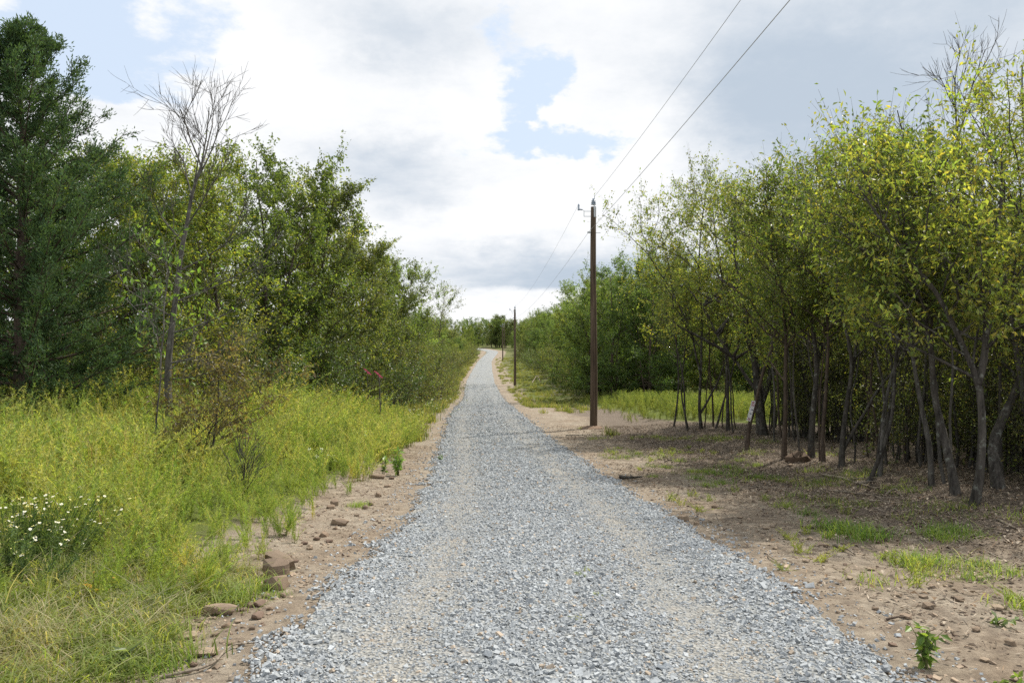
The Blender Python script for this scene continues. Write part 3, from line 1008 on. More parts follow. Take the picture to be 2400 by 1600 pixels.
traced(119, 'brownish trunk standing between the blackened V and the propped tree', (1892, 1062),
       [([(1900, 980), (1906, 880), (1908, 760), (1890, 600), (1875, 460)], .045, .011)], .05, 2.8, 5.9, 1.2, Y1, 'bark_brown', 16, 6, 44)
traced(120, 'pale sapling beside the straight brown trunk and root clod', (1838, 1050),
       [([(1832, 980), (1828, 900), (1822, 800), (1838, 660), (1850, 520)], .022, .008)], .025, 2.6, 5.4, 1.1, G_MID, 'bark_grey', 13, 6, 36)

# bare crown standing above the leaves
def bare_branch(acc, r, p, d, length, rad, level, maxlevel):
    n = 6
    P = [np.array(p, float)]
    d = unit(d)
    for i in range(n):
        d = unit(d + r.normal(0, 0.05, 3) + np.array([0, 0, 0.035]))
        P.append(P[-1] + d * length / n)
    P = np.array(P)
    tube(acc, P, np.linspace(rad, rad * .5, n + 1), 5 if level == 0 else 3)
    if level < maxlevel:
        for i in range(r.integers(3, 6)):
            k = r.integers(2, n + 1)
            a = unit(d * 1.0 + r.normal(0, 0.36, 3))
            bare_branch(acc, r, P[k], a, length * r.uniform(.5, .75), max(rad * .5, .0035), level + 1, maxlevel)


def bare_tree(seed, label, base, pts, forks, r0, levels=3):
    r = np.random.default_rng(seed)
    G = ground_at(*base); d = G[1]
    Q = np.array([np.array([0, 0, -.15])] + [at(px, py, d) - G for px, py in pts])
    P = wavy(r, Q, 18, .03)
    wood = Acc()
    tube(wood, P, np.linspace(r0, r0 * .35, 18), 7)
    for k, dx, dz, ln in forks:
        bare_branch(wood, r, P[k], np.array([dx, r.normal(0, .35), dz]), ln, r0 * .35, 0, levels)
    return tree('leafless_tree', label, 'tree', wood, None, 'bark_grey', loc=G, tn='trunk')


bare_tree(131, 'leafless grey tree whose bare twigs stick up above the yellow canopy', (2262, 1085),
          [(2262, 900), (2255, 700), (2225, 520), (2205, 400), (2195, 320)],
          [(17, -.35, 1, 1.0), (17, .25, 1, 1.1), (16, 0.5, .8, .9), (15, -.7, .8, 1.0), (14, .7, .7, .8), (13, -.8, .5, .9), (12, .6, .6, .7)], .055)

KIND = {'bushy_a': 'olive-green', 'bushy_b': 'mid-green', 'bushy_c': 'deep green', 'bushy_d': 'yellow-green',
        'slender_a': 'bright yellow-leaved', 'slender_b': 'mixed yellow and green', 'slender_c': 'plain green-leaved',
        'shrub_a': 'dull brown-green', 'shrub_b': 'glossy dark green', 'shrub_c': 'olive-green', 'brush_a': 'brown-tinged', 'brush_b': 'olive-tinged'}


def size_word(s_):
    return 'stunted' if s_ < .6 else 'young' if s_ < .8 else 'grown' if s_ < .95 else 'tall'


# the thicket behind the traced row
rng = np.random.default_rng(55)
lab_s = lambda k, y: KIND[k] + ' slender tree ' + ('behind the forked tree in the thicket' if y < 12.5 else 'in the thicket behind the V trunk' if y < 17 else 'in the thicket behind the white sign' if y < 23 else 'at the thicket edge facing the clearing')
lab_b = lambda k, y: KIND[k] + ' twiggy brush ' + ('in the shade behind the forked tree' if y < 13 else 'in the shade behind the propped tree' if y < 17.5 else 'in the shade behind the white sign')
cnt = 0
for i in range(38):
    y = rng.uniform(8.5, 23.5); x = rng.uniform(7.2, 17.0)
    if x < 6.6 + (y - 10) * 0.03 + 0.6:
        continue
    k = ['slender_a', 'slender_b', 'slender_c'][rng.integers(3)]
    s = rng.uniform(.78, 1.02) * (0.86 if y < 16 else 0.98)
    plant(k, 'slender_tree', lab_s(k, y), 'tree', drop(x, y), rng.uniform(0, 6.28), s, 'trees in the right-hand thicket')
for i in range(52):
    y = rng.uniform(9.5, 22.5); x = rng.uniform(7.4, 15.5)
    k = ['brush_a', 'brush_b'][rng.integers(2)]
    plant(k, 'brush', lab_b(k, y), 'shrub', drop(x, y), rng.uniform(0, 6.28), rng.uniform(.7, 1.05), 'brush in the right-hand thicket')
for i in range(18):
    y = rng.uniform(23.5, 26.0); x = rng.uniform(7.0, 17.0)
    k = ['slender_a', 'slender_b', 'slender_c'][rng.integers(3)]
    plant(k, 'slender_tree', lab_s(k, y), 'tree', drop(x, y), rng.uniform(0, 6.28), rng.uniform(.9, 1.1), 'trees in the right-hand thicket')

# bare thin poles of saplings in the shade
r = np.random.default_rng(77)
sap = []
for v in range(4):
    acc = Acc()
    s = stem_up(r, 5.0, .6, .03, .10, n=12, top=.006)
    tube(acc, s[0], np.linspace(.028, .008, 12), 6)
    for k in range(8):
        j = r.integers(3, 12); a = r.uniform(0, 6.28)
        p = s[0][j]; e = p + np.array([math.cos(a), math.sin(a), r.uniform(.3, 1.2)]) * r.uniform(.25, .6)
        tube(acc, bez(p, (p + e) / 2 + r.normal(0, .05, 3), e, 4), np.linspace(.006, .002, 4), 3)
    sap.append(acc.mesh('sapling', True))
sapb = [m_.copy() for m_ in sap]; sapg = [m_.copy() for m_ in sap]
for i in range(105):
    y = rng.uniform(9.5, 24.5); x = rng.uniform(5.7 + max(0, (12 - y) * .12), 12.0) if y < 23 else rng.uniform(5.0, 12)
    bk = rng.integers(3)
    o = obj('bare_sapling', (sap if bk == 0 else sapb if bk == 1 else sapg)[rng.integers(4)], MAT[['bark_dark', 'bark_brown', 'bark_grey'][bk]], None, drop(x, y), (0, 0, rng.uniform(0, 6.28)), rng.uniform(.7, 1.15))
    tag(o, ['dark', 'brown', 'grey'][bk] + ' thin leafless sapling stem ' + ('near the forked tree' if y < 13 else 'among the trunks near the propped tree' if y < 17 else 'behind the white sign' if y < 21.5 else 'at the edge of the clearing') + (' by the open soil' if x < 7 else ' deep in the thicket'), 'sapling', 'bare saplings in the thicket')

# ------------------------------------------------------------------ right, beyond the clearing and along the road
lab_c = lambda k, s_: size_word(s_) + ' ' + KIND[k] + ' broadleaf tree at the back of the sunlit clearing'
for x, y, k, s in ((5.7, 45.5, 'bushy_c', .98), (7.6, 44.5, 'bushy_c', 1.02), (9.6, 46.5, 'bushy_b', 1.0), (4.9, 51, 'bushy_c', .9), (11.5, 45.5, 'bushy_d', 1.0), (13.8, 46.5, 'bushy_c', 1.0)):
    plant(k, 'broadleaf_tree', lab_c(k, s) + ' nearest the pole', 'tree', drop(x, y), rng.uniform(0, 6.28), s, 'trees behind the clearing')
for i in range(34):
    x = rng.uniform(4.6, 42); y = rng.uniform(45, 60) if x > 9 else rng.uniform(47, 55)
    k = ['bushy_c', 'bushy_b', 'bushy_d', 'bushy_a'][rng.choice(4, p=[.45, .3, .15, .1])]
    s = rng.uniform(.75, 1.08)
    plant(k, 'broadleaf_tree', lab_c(k, s), 'tree', drop(x, y), rng.uniform(0, 6.28), s, 'trees behind the clearing')
lab_r = lambda k, s_, y: size_word(s_) + ' ' + KIND[k] + ' tree right of the road ' + ('between the clearing and the second pole' if y < 75 else 'between second and third poles' if y < 154 else 'beyond the third pole')
for i in range(90):
    y = 56 + 200 * rng.uniform(0, 1) ** 1.2
    off = 8.2 + rng.exponential(5.0)
    x = float(xc(y)) + off
    k = ['bushy_c', 'bushy_b', 'bushy_d', 'bushy_a'][rng.choice(4, p=[.4, .25, .15, .2])]
    s = rng.uniform(.55, .85) if off < 10 else rng.uniform(.9, 1.2)
    plant(k, 'broadleaf_tree', lab_r(k, s, y), 'tree', drop(x, y), rng.uniform(0, 6.28), s, 'trees right of the far road')
for i in range(24):
    y = 44 + 120 * rng.uniform(0, 1)
    x = float(xc(y)) + rng.uniform(6.4, 8.6)
    k = ['shrub_a', 'shrub_c', 'shrub_b'][rng.integers(3)]
    plant(k, 'shrub', KIND[k] + ' low shrub fringing the right-hand wood ' + ('before the second pole' if y < 73 else 'beyond the second pole'), 'shrub',
          drop(x, y), rng.uniform(0, 6.28), rng.uniform(.7, 1.2), 'shrubs right of the far road')
lab_f = lambda k, s_: size_word(s_) + ' ' + KIND[k] + ' distant tree closing the view where the road bends away'
for i in range(80):
    y, x = (rng.uniform(266, 330), rng.uniform(-70, 60)) if i > 34 else (rng.uniform(258, 272), -48 + i * 2.0)
    k = ['bushy_c', 'bushy_b', 'bushy_a'][rng.integers(3)]
    s = rng.uniform(.75, 1.15)
    plant(k, 'broadleaf_tree', lab_f(k, s), 'tree', drop(x, y), rng.uniform(0, 6.28), s, 'trees at the road bend')

# ------------------------------------------------------------------ left: cedar
def cedar(seed, h, R, n_br, sprays, needles, prof=None):
    r = np.random.default_rng(seed)
    wood, crown = Acc(), Acc()
    P = wavy(r, [(0, 0, -.15), (.05, 0, h * .5), (-.05, 0, h)], 20, .04)
    tube(wood, P, np.linspace(.15 * h / 7, .012, 20), 8)
    C, Dv, Tn = [], [], []
    for i in range(n_br):
        t = ((i + r.uniform(0, 1)) / n_br)
        z = h * (0.04 + 0.96 * t)
        rad = R * (prof(t) if prof else (1 - t) ** 0.85 * (1 - .2 * (t < .12))) * (r.uniform(.55, 1.0) if r.uniform() < .6 else r.uniform(.95, 1.2)) + .08
        a = i * 2.39996 + r.uniform(-.6, .6)
        O = on_stem((P,), max(z - rad * .25, .1))
        lift = r.uniform(.05, .5) + 0.7 * t
        E = O + np.array([math.cos(a), math.sin(a), lift]) * rad * np.array([1, 1, 1])
        B = bez(O, (O + E) / 2 + np.array([0, 0, -.12 * rad]), E, 7)
        tube(wood, B, np.linspace(.03 * (1 - t) + .008, .004, 7), 4)
        for j in range(int(sprays * (0.5 + rad / R))):
            s = r.uniform(.12, 1.0); k = s * 6; k0 = int(min(k, 5)); p = B[k0] + (B[k0 + 1] - B[k0]) * (k - k0)
            d = unit(unit(E - O) * .9 + r.normal(0, .6, 3) + np.array([0, 0, .35]))
            e = p + d * r.uniform(.14, .36) * (0.6 + .5 * rad / R)
            tube(wood, np.array([p, (p + e) / 2, e]), np.array([.004, .003, .0015]), 3)
            m_ = int(needles * r.uniform(.6, 1.4))
            f = r.uniform(0.1, 1.05, m_)[:, None]
            C.append(p + (e - p) * f + r.normal(0, .04, (m_, 3))); Dv.append(np.repeat(d[None], m_, 0))
            Tn.append(np.full(m_, r.normal(1, .2)))
    C = np.concatenate(C); Dv = np.concatenate(Dv); Tn = np.clip(np.concatenate(Tn), .5, 1.6)[:, None]
    pal = [(.042, .092, .036), (.052, .11, .038), (.04, .088, .048), (.07, .13, .044)]
    leaf_quads(crown, r, C, Dv * 1.7, 0.07, .15, pal, Tn, droop=-.25, upn=.2)
    return wood, crown


cw, cc = cedar(201, 7.0, 2.4, 190, 24, 26, lambda t: float(np.interp((1 - t) * 7, [0, .65, 1.2, 1.95, 2.9, 4, 6, 7], [.04, .2, .33, .55, .74, .92, 1.0, .9])))
g = drop(-8.65, 14.0)
CED = tree('cedar_tree', 'tall dark conical cedar with feathery boughs down to the weeds', 'tree', cw, cc, 'bark_brown', 'needle', g)
cw2, cc2 = cedar(202, 7.0, 2.0, 60, 10, 16)
c2 = tree('cedar_tree', 'small spiky cedar standing behind the far utility poles', 'tree', cw2, cc2, 'bark_brown', 'needle', drop(-2.4, 250), 0, 1.35)

# grey half-bare tree in front of the wood
r = np.random.default_rng(210)
G = drop(-5.75, 13.4)
Q = np.array([[0, 0, -.15]] + [list(at(px, py, 13.4) - G) for px, py in ((388, 830), (398, 720), (415, 600), (432, 500), (440, 430), (452, 380))])
P = wavy(r, Q, 20, .03)
wood, crown = Acc(), Acc()
tube(wood, P, np.linspace(.075, .024, 20), 8)
for k, dx, dz, ln in ((19, -.2, 1, 1.35), (19, .05, 1, 1.5), (19, .28, 1, 1.4), (18, .42, 1, 1.3), (17, -.4, 1, 1.1), (17, .25, 1, 1.2), (15, .9, .7, 1.3), (14, -.8, .7, 1.0),
                      (12, 1, .45, 1.6), (10, 1, .35, 1.8), (9, -.9, .6, 1.1), (8, 1, .2, 1.7), (6, 1, .25, 1.5), (5, .9, -.05, 1.2)):
    bare_branch(wood, r, P[k], np.array([dx, r.normal(-.15, .3), dz]), ln * .72, .016, 0, 3)
cen = np.repeat(P[r.integers(3, 12, 16)] + r.normal(0, .3, (16, 3)), 12, 0)
leaf_quads(crown, r, cen + r.normal(0, .14, cen.shape), unit(r.normal(0, 1, cen.shape)), .085, .24, [(.10, .19, .03), (.13, .22, .03)], None, .8)
tree('half_bare_tree', 'grey half-dead tree with a fan of bare twigs between cedar and wood', 'tree', wood, crown, 'bark_grey', 'leaf', G)
traced(212, 'thin pale sapling with a few large leaves close to the half-dead tree', (362, 1080),
       [([(364, 980), (368, 880), (372, 780), (368, 680), (380, 600)], .016, .006)], .018, 1.6, 2.9, .6, [(.10, .19, .03), (.13, .22, .03)], 'bark_grey', 7, 3, 12, .085, name='sapling')

# wood on the left, following the weed field and then the road
lab_l = lambda k, s_, x, y: size_word(s_) + ' ' + KIND[k] + ' tree left of the road ' + ('behind the cedar' if x < -9 and y < 30 else 'behind the half-dead tree' if y < 21 else 'behind the pink-taped stake' if y < 30 else 'between stake and second pole' if y < 73 else 'beyond the second pole')
rng = np.random.default_rng(91)
left = [(-9.6, 19.5, 'bushy_d', .78), (-8.3, 18.2, 'bushy_d', .74), (-7.2, 19.5, 'bushy_d', .78), (-6.8, 22.5, 'bushy_b', .94), (-8.9, 23.0, 'bushy_d', .86), (-6.0, 24.5, 'bushy_a', .9),
        (-6.9, 27.0, 'bushy_d', .95), (-5.5, 28.5, 'bushy_a', .76), (-5.9, 31.5, 'bushy_b', .82), (-5.4, 34.5, 'bushy_a', .80), (-5.6, 38.5, 'bushy_c', .84),
        (-11.5, 20, 'bushy_b', .85), (-13.5, 18, 'bushy_a', .85), (-15, 21, 'bushy_c', .9), (-12, 25, 'bushy_a', .95), (-17, 16, 'bushy_b', .8), (-9.5, 28, 'bushy_c', .95),
        (-16, 27, 'bushy_b', 1.0), (-20, 20, 'bushy_a', 1.0), (-13, 33, 'bushy_c', 1.0), (-8.8, 34, 'bushy_b', .95), (-18, 12, 'bushy_c', .8), (-14.5, 12.5, 'bushy_d', .75)]
for x, y, k, s in left:
    plant(k, 'broadleaf_tree', lab_l(k, s, x, y), 'tree', drop(x, y), rng.uniform(0, 6.28), s, 'trees in the wood left of the road')
for i in range(46):
    y = 40 + 160 * rng.uniform(0, 1) ** 1.4
    off = 3.6 + rng.exponential(3.5)
    x = float(xc(y)) - off
    s = rng.uniform(.42, .6) if off < 5 else rng.uniform(.6, .85)
    k = ['bushy_a', 'bushy_b', 'bushy_d', 'bushy_c'][rng.choice(4, p=[.45, .2, .25, .1])]
    plant(k, 'broadleaf_tree', lab_l(k, s, x, y), 'tree', drop(x, y), rng.uniform(0, 6.28), s, 'trees in the wood left of the road')
for x, y, k, s in ((-4.6, 31.5, 'shrub_a', 1.1), (-4.3, 29, 'shrub_b', .9), (-5.2, 26.2, 'shrub_b', .9), (-5.9, 24.2, 'shrub_c', .9), (-4.4, 34.5, 'shrub_a', 1.2), (-4.1, 37.5, 'shrub_c', 1.0),
                   (-6.6, 20.8, 'shrub_b', 1.05), (-5.5, 22.4, 'shrub_b', .95), (-7.4, 18.3, 'shrub_b', 1.0), (-6.4, 18.0, 'shrub_a', .8), (-5.9, 19.2, 'shrub_b', .8), (-4.2, 41, 'shrub_a', 1.2),
                   (-4.4, 45, 'shrub_c', 1.2), (-4.9, 26.8, 'shrub_a', .6), (-8.2, 16.4, 'shrub_c', .9), (-7.2, 16.2, 'shrub_a', .75), (-9.6, 16.6, 'shrub_b', .8), (-10.5, 14, 'shrub_b', .7), (-4.6, 48.5, 'shrub_a', 1.1), (-4.8, 53, 'shrub_a', 1.1), (-5.1, 58, 'shrub_c', 1.1)):
    plant(k, 'shrub', KIND[k] + ' dense shrub ' + ('at the back edge of the weed field' if y < 23 else 'by the pink-taped stake at the foot of the wood' if y < 33 else 'crowding the left edge of the gravel road'), 'shrub', drop(x, y), rng.uniform(0, 6.28), s, 'shrubs left of the road')
for i in range(26):
    y = 60 + 130 * rng.uniform(0, 1)
    x = float(xc(y)) - rng.uniform(2.6, 4.0)
    k = ['shrub_a', 'shrub_c'][rng.integers(2)]
    plant(k, 'shrub', KIND[k] + ' dense shrub on the left road edge beyond the near pole', 'shrub', drop(x, y), rng.uniform(0, 6.28), rng.uniform(.7, 1.1), 'shrubs left of the road')
traced(214, 'airy feathery-leaved tree leaning out over the left road edge', (1000, 905),
       [([(1005, 800), (1015, 720), (1022, 660)], .06, .014)], .06, 5.0, 8.2, 1.9, G_OLIVE, 'bark_brown', 14, 6, 26, .09, name='feathery_tree')
# bright yellow-green shrub behind the brown sapling
r = np.random.default_rng(216)
stems = [stem_up(r, 2.2, .6, .015, .06, (r.normal(0, .15), 0), 9, .005) for _ in range(5)]
w_, c_ = grow(r, stems, .5, 2.4, .95, spread, 18, 5, 40, .17, .06, .28, [(.17, .19, .025), (.13, .17, .025), (.21, .20, .03)], .012, twig_r=.004, sides=5)
tree('shrub', 'bright yellow-green shrub behind the brown-leaved sapling', 'shrub', w_, c_, 'bark_brown', loc=drop(-5.6, 15.0), tn='stems', cn='foliage')

# ------------------------------------------------------------------ utility poles
POLES = [(2.58, 25.2, 7.0, 'tall brown utility pole at the edge of the clearing with a top insulator', True),
         (0.27, 73.0, 7.0, 'second utility pole down the road, in the green verge', False),
         (-1.8, 154.0, 7.0, 'third utility pole standing where the road starts to climb', False),
         (-2.15, 224.0, 7.0, 'farthest utility pole in front of the woods at the bend', False)]
pole_tops = []
for (px_, py_, h, lab, full_) in POLES:
    g = drop(px_, py_)
    t = thing('utility_pole', lab, 'pole', g, 0, 1, 'utility poles along the road')
    acc = Acc()
    rp = np.random.default_rng(int(py_))
    Pp = np.array([[.012 * math.sin(z * .9), 0, z] for z in np.linspace(-.3, h, 16)])
    tube(acc, Pp, np.linspace(.122, .084, 16), 14, cap=True)
    obj('shaft', acc.mesh('shaft', True), MAT['pole'], t)
    acc = Acc()
    boxm(acc, (.03, -.088, h - .16), (.055, .012, .34)); boxm(acc, (.03, -.092, h - .05), (.07, .01, .05))
    tube(acc, [(.02, -.09, h - .1), (.02, -.05, h + .02), (.0, 0, h + .1)], .014, 6)
    obj('pin_bracket', acc.mesh('pin_bracket'), MAT['metal'], t)
    acc = Acc()
    lathe(acc, [(.02, h + .06), (.085, h + .07), (.075, h + .10), (.035, h + .115), (.08, h + .125), (.07, h + .15), (.032, h + .165), (.072, h + .175), (.06, h + .20),
                (.03, h + .21), (.045, h + .235), (.03, h + .265), (.0, h + .27)], 14)
    obj('insulator', acc.mesh('insulator', True), MAT['porcelain'], t)
    acc = Acc()
    tube(acc, [(.03, 0, h + .22), (.03, 0, h + .37)], .012, 6, cap=True)
    obj('tie_pin', acc.mesh('tie_pin'), MAT['metal'], t)
    # neutral bracket with a through bolt
    acc = Acc()
    tube(acc, [(-.20, -.02, h - .82), (.22, -.02, h - .82)], .011, 6, cap=True)
    boxm(acc, (-.15, -.06, h - .815), (.10, .10, .045))
    obj('neutral_bracket', acc.mesh('neutral_bracket'), MAT['metal'], t)
    # side arm with cut-out switch
    acc = Acc()
    for zz in (h - .14, h - .30):
        tube(acc, [(-.08, 0, zz), (-.30, 0, zz)], .010, 5, cap=True)
    tube(acc, [(-.30, 0, h - .31), (-.30, 0, h - .12), (-.36, 0, h - .09)], .010, 5, cap=True)
    obj('side_arm', acc.mesh('side_arm'), MAT['metal'], t)
    acc = Acc()
    lathe(acc, [(.0, h - .11), (.03, h - .11), (.035, h - .06), (.022, h - .05), (.034, h - .02), (.022, h), (.034, h + .03), (.02, h + .09), (.0, h + .1)], 10, (-.47, 0, 0))
    tube(acc, [(-.35, 0, h - .09), (-.47, 0, h - .075)], .022, 6, cap=True)
    obj('cutout_switch', acc.mesh('cutout_switch', True), MAT['porcelain'], t)
    pole_tops.append(g + np.array([.0, 0, h]))
# mounded soil at the first pole's foot
acc = Acc()
rp = np.random.default_rng(5)
ang = np.linspace(0, 2 * np.pi, 25)[:-1]
rings = []
for f, zz in ((0, .10), (.35, .09), (.7, .05), (1.0, -.03)):
    rings.append(np.stack([np.cos(ang) * f * .42 * (1 + rp.normal(0, .1, 24)), np.sin(ang) * f * .36, np.full(24, zz) + rp.normal(0, .012, 24)], -1))
Vv = np.concatenate(rings); i_ = np.arange(3)[:, None] * 24; j_ = np.arange(24)[None]; j2_ = (j_ + 1) % 24
acc.add(Vv, np.stack([i_ + j_, i_ + j2_, i_ + 24 + j2_, i_ + 24 + j_], -1).reshape(-1, 4), (.20, .14, .10))
o = obj('soil_mound', acc.mesh('soil_mound', True), MAT['rock'], None, drop(2.52, 25.1))
tag(o, 'small mound of reddish soil around the foot of the near pole', 'soil mound')


def wire(label, a, b, sag, rad=.005, n=40):
    t = np.linspace(0, 1, n)[:, None]
    a = np.asarray(a); b = np.asarray(b)
    P = a + (b - a) * t; P[:, 2] -= sag * 4 * t[:, 0] * (1 - t[:, 0])
    acc = Acc(); tube(acc, P - a, rad, 5)
    o = obj('power_line', acc.mesh('power_line', True), MAT['wire'], None, a)
    tag(o, label, 'wire')


T = pole_tops
back_top = np.array([3.75, -32.0, T[0][2] + 1.1])
wire('upper power line running from the near pole top overhead', T[0] + (.03, 0, .33), back_top + (0, 0, .33), .75, .004)
wire('lower power line running from the near pole bracket overhead', T[0] + (-.15, -.06, -.79), back_top + (-.1, 0, -.79), .5, .005)
wire('upper power line sagging from the near pole to the second pole', T[0] + (-.47, 0, .08), T[1] + (.03, 0, .3), .5, .0035)
wire('lower power line sagging from the near pole to the second pole', T[0] + (-.15, -.06, -.79), T[1] + (-.15, -.06, -.79), .55, .0045)
wire('power line sagging from the second pole to the third pole', T[1] + (.03, 0, .3), T[2] + (.03, 0, .3), .9, .006)
wire('power line sagging from the third pole to the farthest pole', T[2] + (.03, 0, .3), T[3] + (.03, 0, .3), .9, .008)

# narrow white sign nailed to the leaning trunk
d = 18.75
gs = ground_at(1714, 1033); d = gs[1] - .12
top, bot = at(1731, 920, d), at(1719, 966, d)
t = thing('sign', 'narrow white vertical sign nailed to the leaning trunk', 'sign', tuple(bot))
ax = top - bot; hh = np.linalg.norm(ax); lean_a = math.atan2(ax[0], ax[2])
t.rotation_euler = (0, lean_a, 0)
acc = Acc(); boxm(acc, (0, 0, hh / 2), (.09, .008, hh), (.80, .82, .86))
obj('board', acc.mesh('board'), MAT['paint'], t)
rs = np.random.default_rng(3)
acc = Acc()
for z0, z1, cc_ in ((.86, .96, (.42, .10, .14)), (.74, .83, (.42, .10, .14)), (.03, .14, (.36, .12, .20))):
    for k in range(4):
        w_ = rs.uniform(.045, .075)
        boxm(acc, (rs.uniform(-.006, .006), -.006, hh * (z0 + (z1 - z0) * (k + .5) / 4)), (w_, .003, hh * (z1 - z0) / 7), cc_)
for k in range(2):
    boxm(acc, (rs.uniform(-.02, .02), -.006, hh * (.56 - .20 * k)), (.045, .003, hh * .045), (.22, .25, .34))
boxm(acc, (0, -.006, hh * .17), (.07, .003, hh * .012), (.30, .25, .40))
obj('lettering', acc.mesh('lettering'), MAT['paint'], t)

# survey stakes with pink tape on the left
def stake(label, px, d, top_y, w=.02):
    g = drop((px - 1176) / FPX * d, d)
    hh = CAM_Z - (top_y - 790) / FPX * d - g[2]
    t = thing('survey_stake', label, 'stake', g)
    acc = Acc(); tube(acc, [(.03, 0, -.1), (.015, 0, hh * .5), (-.02, 0, hh)], w, 6, cap=True)
    obj('post', acc.mesh('post'), MAT['bark_dark'], t)
    acc = Acc()
    rr_ = np.random.default_rng(int(px))
    for k in range(5):
        p0 = np.array([-.02, -.02, hh - .02]); a = [-2.6, -.6, .5, 2.4, 1.2][k]; ln = rr_.uniform(.09, .17)
        sgn = [1, 1, -1, 1, -1][k]
        Pm = bez(p0, p0 + np.array([math.cos(a) * .07, -.03, .05 * sgn]), p0 + np.array([math.cos(a) * ln * .8, -.04, ln * .6 * sgn]), 6)
        wv = np.array([.013, .0, .013]) * (1 if k % 2 else -1)
        V_ = np.concatenate([Pm - wv, Pm + wv + [0, .01, 0]]); F_ = [[i, i + 1, i + 7, i + 6] for i in range(5)]
        acc.add(V_, F_, (.80, .16, .30))
    obj('tape', acc.mesh('tape', True), MAT['tape'], t)


stake('dark survey stake tied with bright pink flagging tape', 872, 21.5, 858)
stake('thin stake with a limp pale pink flag among the shrub leaves', 845, 21.8, 850, .010)

# ------------------------------------------------------------------ weeds
def fennel(r, ns=9, h=.75, leaf=46, pal=None, spread_=.34, ln=.055, wd=.0042):
    acc = Acc()
    pal = np.array(pal)
    for s in range(ns):
        a = r.uniform(0, 6.28); lean = abs(r.normal(0, spread_)); hs_ = h * r.uniform(.6, 1.08)
        b0 = np.array([r.normal(0, .05), r.normal(0, .05), -.03])
        tip = b0 + np.array([math.cos(a) * lean * hs_, math.sin(a) * lean * hs_, hs_])
        P = bez(b0, b0 + np.array([0, 0, hs_ * .55]), tip, 6)
        c0 = pal[r.integers(len(pal))] * r.uniform(.85, 1.15)
        tube(acc, P, np.linspace(.0038, .0014, 6), 3, c0 * np.array([1.05, .9, .8]))
        m_ = int(leaf * r.uniform(.7, 1.3))
        f = r.uniform(.15, 1.0, m_) ** .8; k = f * 5; k0 = np.minimum(k.astype(int), 4)
        p = P[k0] + (P[k0 + 1] - P[k0]) * (k - k0)[:, None]
        tg = unit(P[k0 + 1] - P[k0])
        D = unit(tg * .9 + r.normal(0, .75, (m_, 3)))
        L_ = ln * r.uniform(.6, 1.5, m_)[:, None] * (1.25 - .65 * f)[:, None] * 1.5
        W_ = unit(np.cross(D, r.normal(0, 1, (m_, 3)))) * wd
        q = np.stack([p - W_, p + W_, p + D * L_], 1)
        c = c0[None] * r.uniform(.75, 1.25, (m_, 1))
        acc.add(q.reshape(-1, 3), np.arange(m_ * 3).reshape(-1, 3), np.repeat(c, 3, 0))
    return acc


def grass(r, n=46, h=.22, pal=None, w=.0045, spr=.5, rad=.07):
    acc = Acc(); pal = np.array(pal)
    for i in range(n):
        a = r.uniform(0, 6.28); hs_ = h * r.uniform(.45, 1.2); ln = abs(r.normal(0, spr)) * hs_
        b0 = np.array([r.normal(0, rad), r.normal(0, rad), -.01])
        P = bez(b0, b0 + np.array([math.cos(a) * ln * .25, math.sin(a) * ln * .25, hs_ * .8]), b0 + np.array([math.cos(a) * ln, math.sin(a) * ln, hs_ * r.uniform(.6, 1)]), 4)
        W_ = np.array([-math.sin(a), math.cos(a), 0]) * w
        V_ = np.concatenate([P - W_ * np.array([[1], [.9], [.6], [.1]]), P + W_ * np.array([[1], [.9], [.6], [.1]])])
        acc.add(V_, [[0, 1, 5, 4], [1, 2, 6, 5], [2, 3, 7, 6]], pal[r.integers(len(pal))] * r.uniform(.75, 1.25))
    return acc


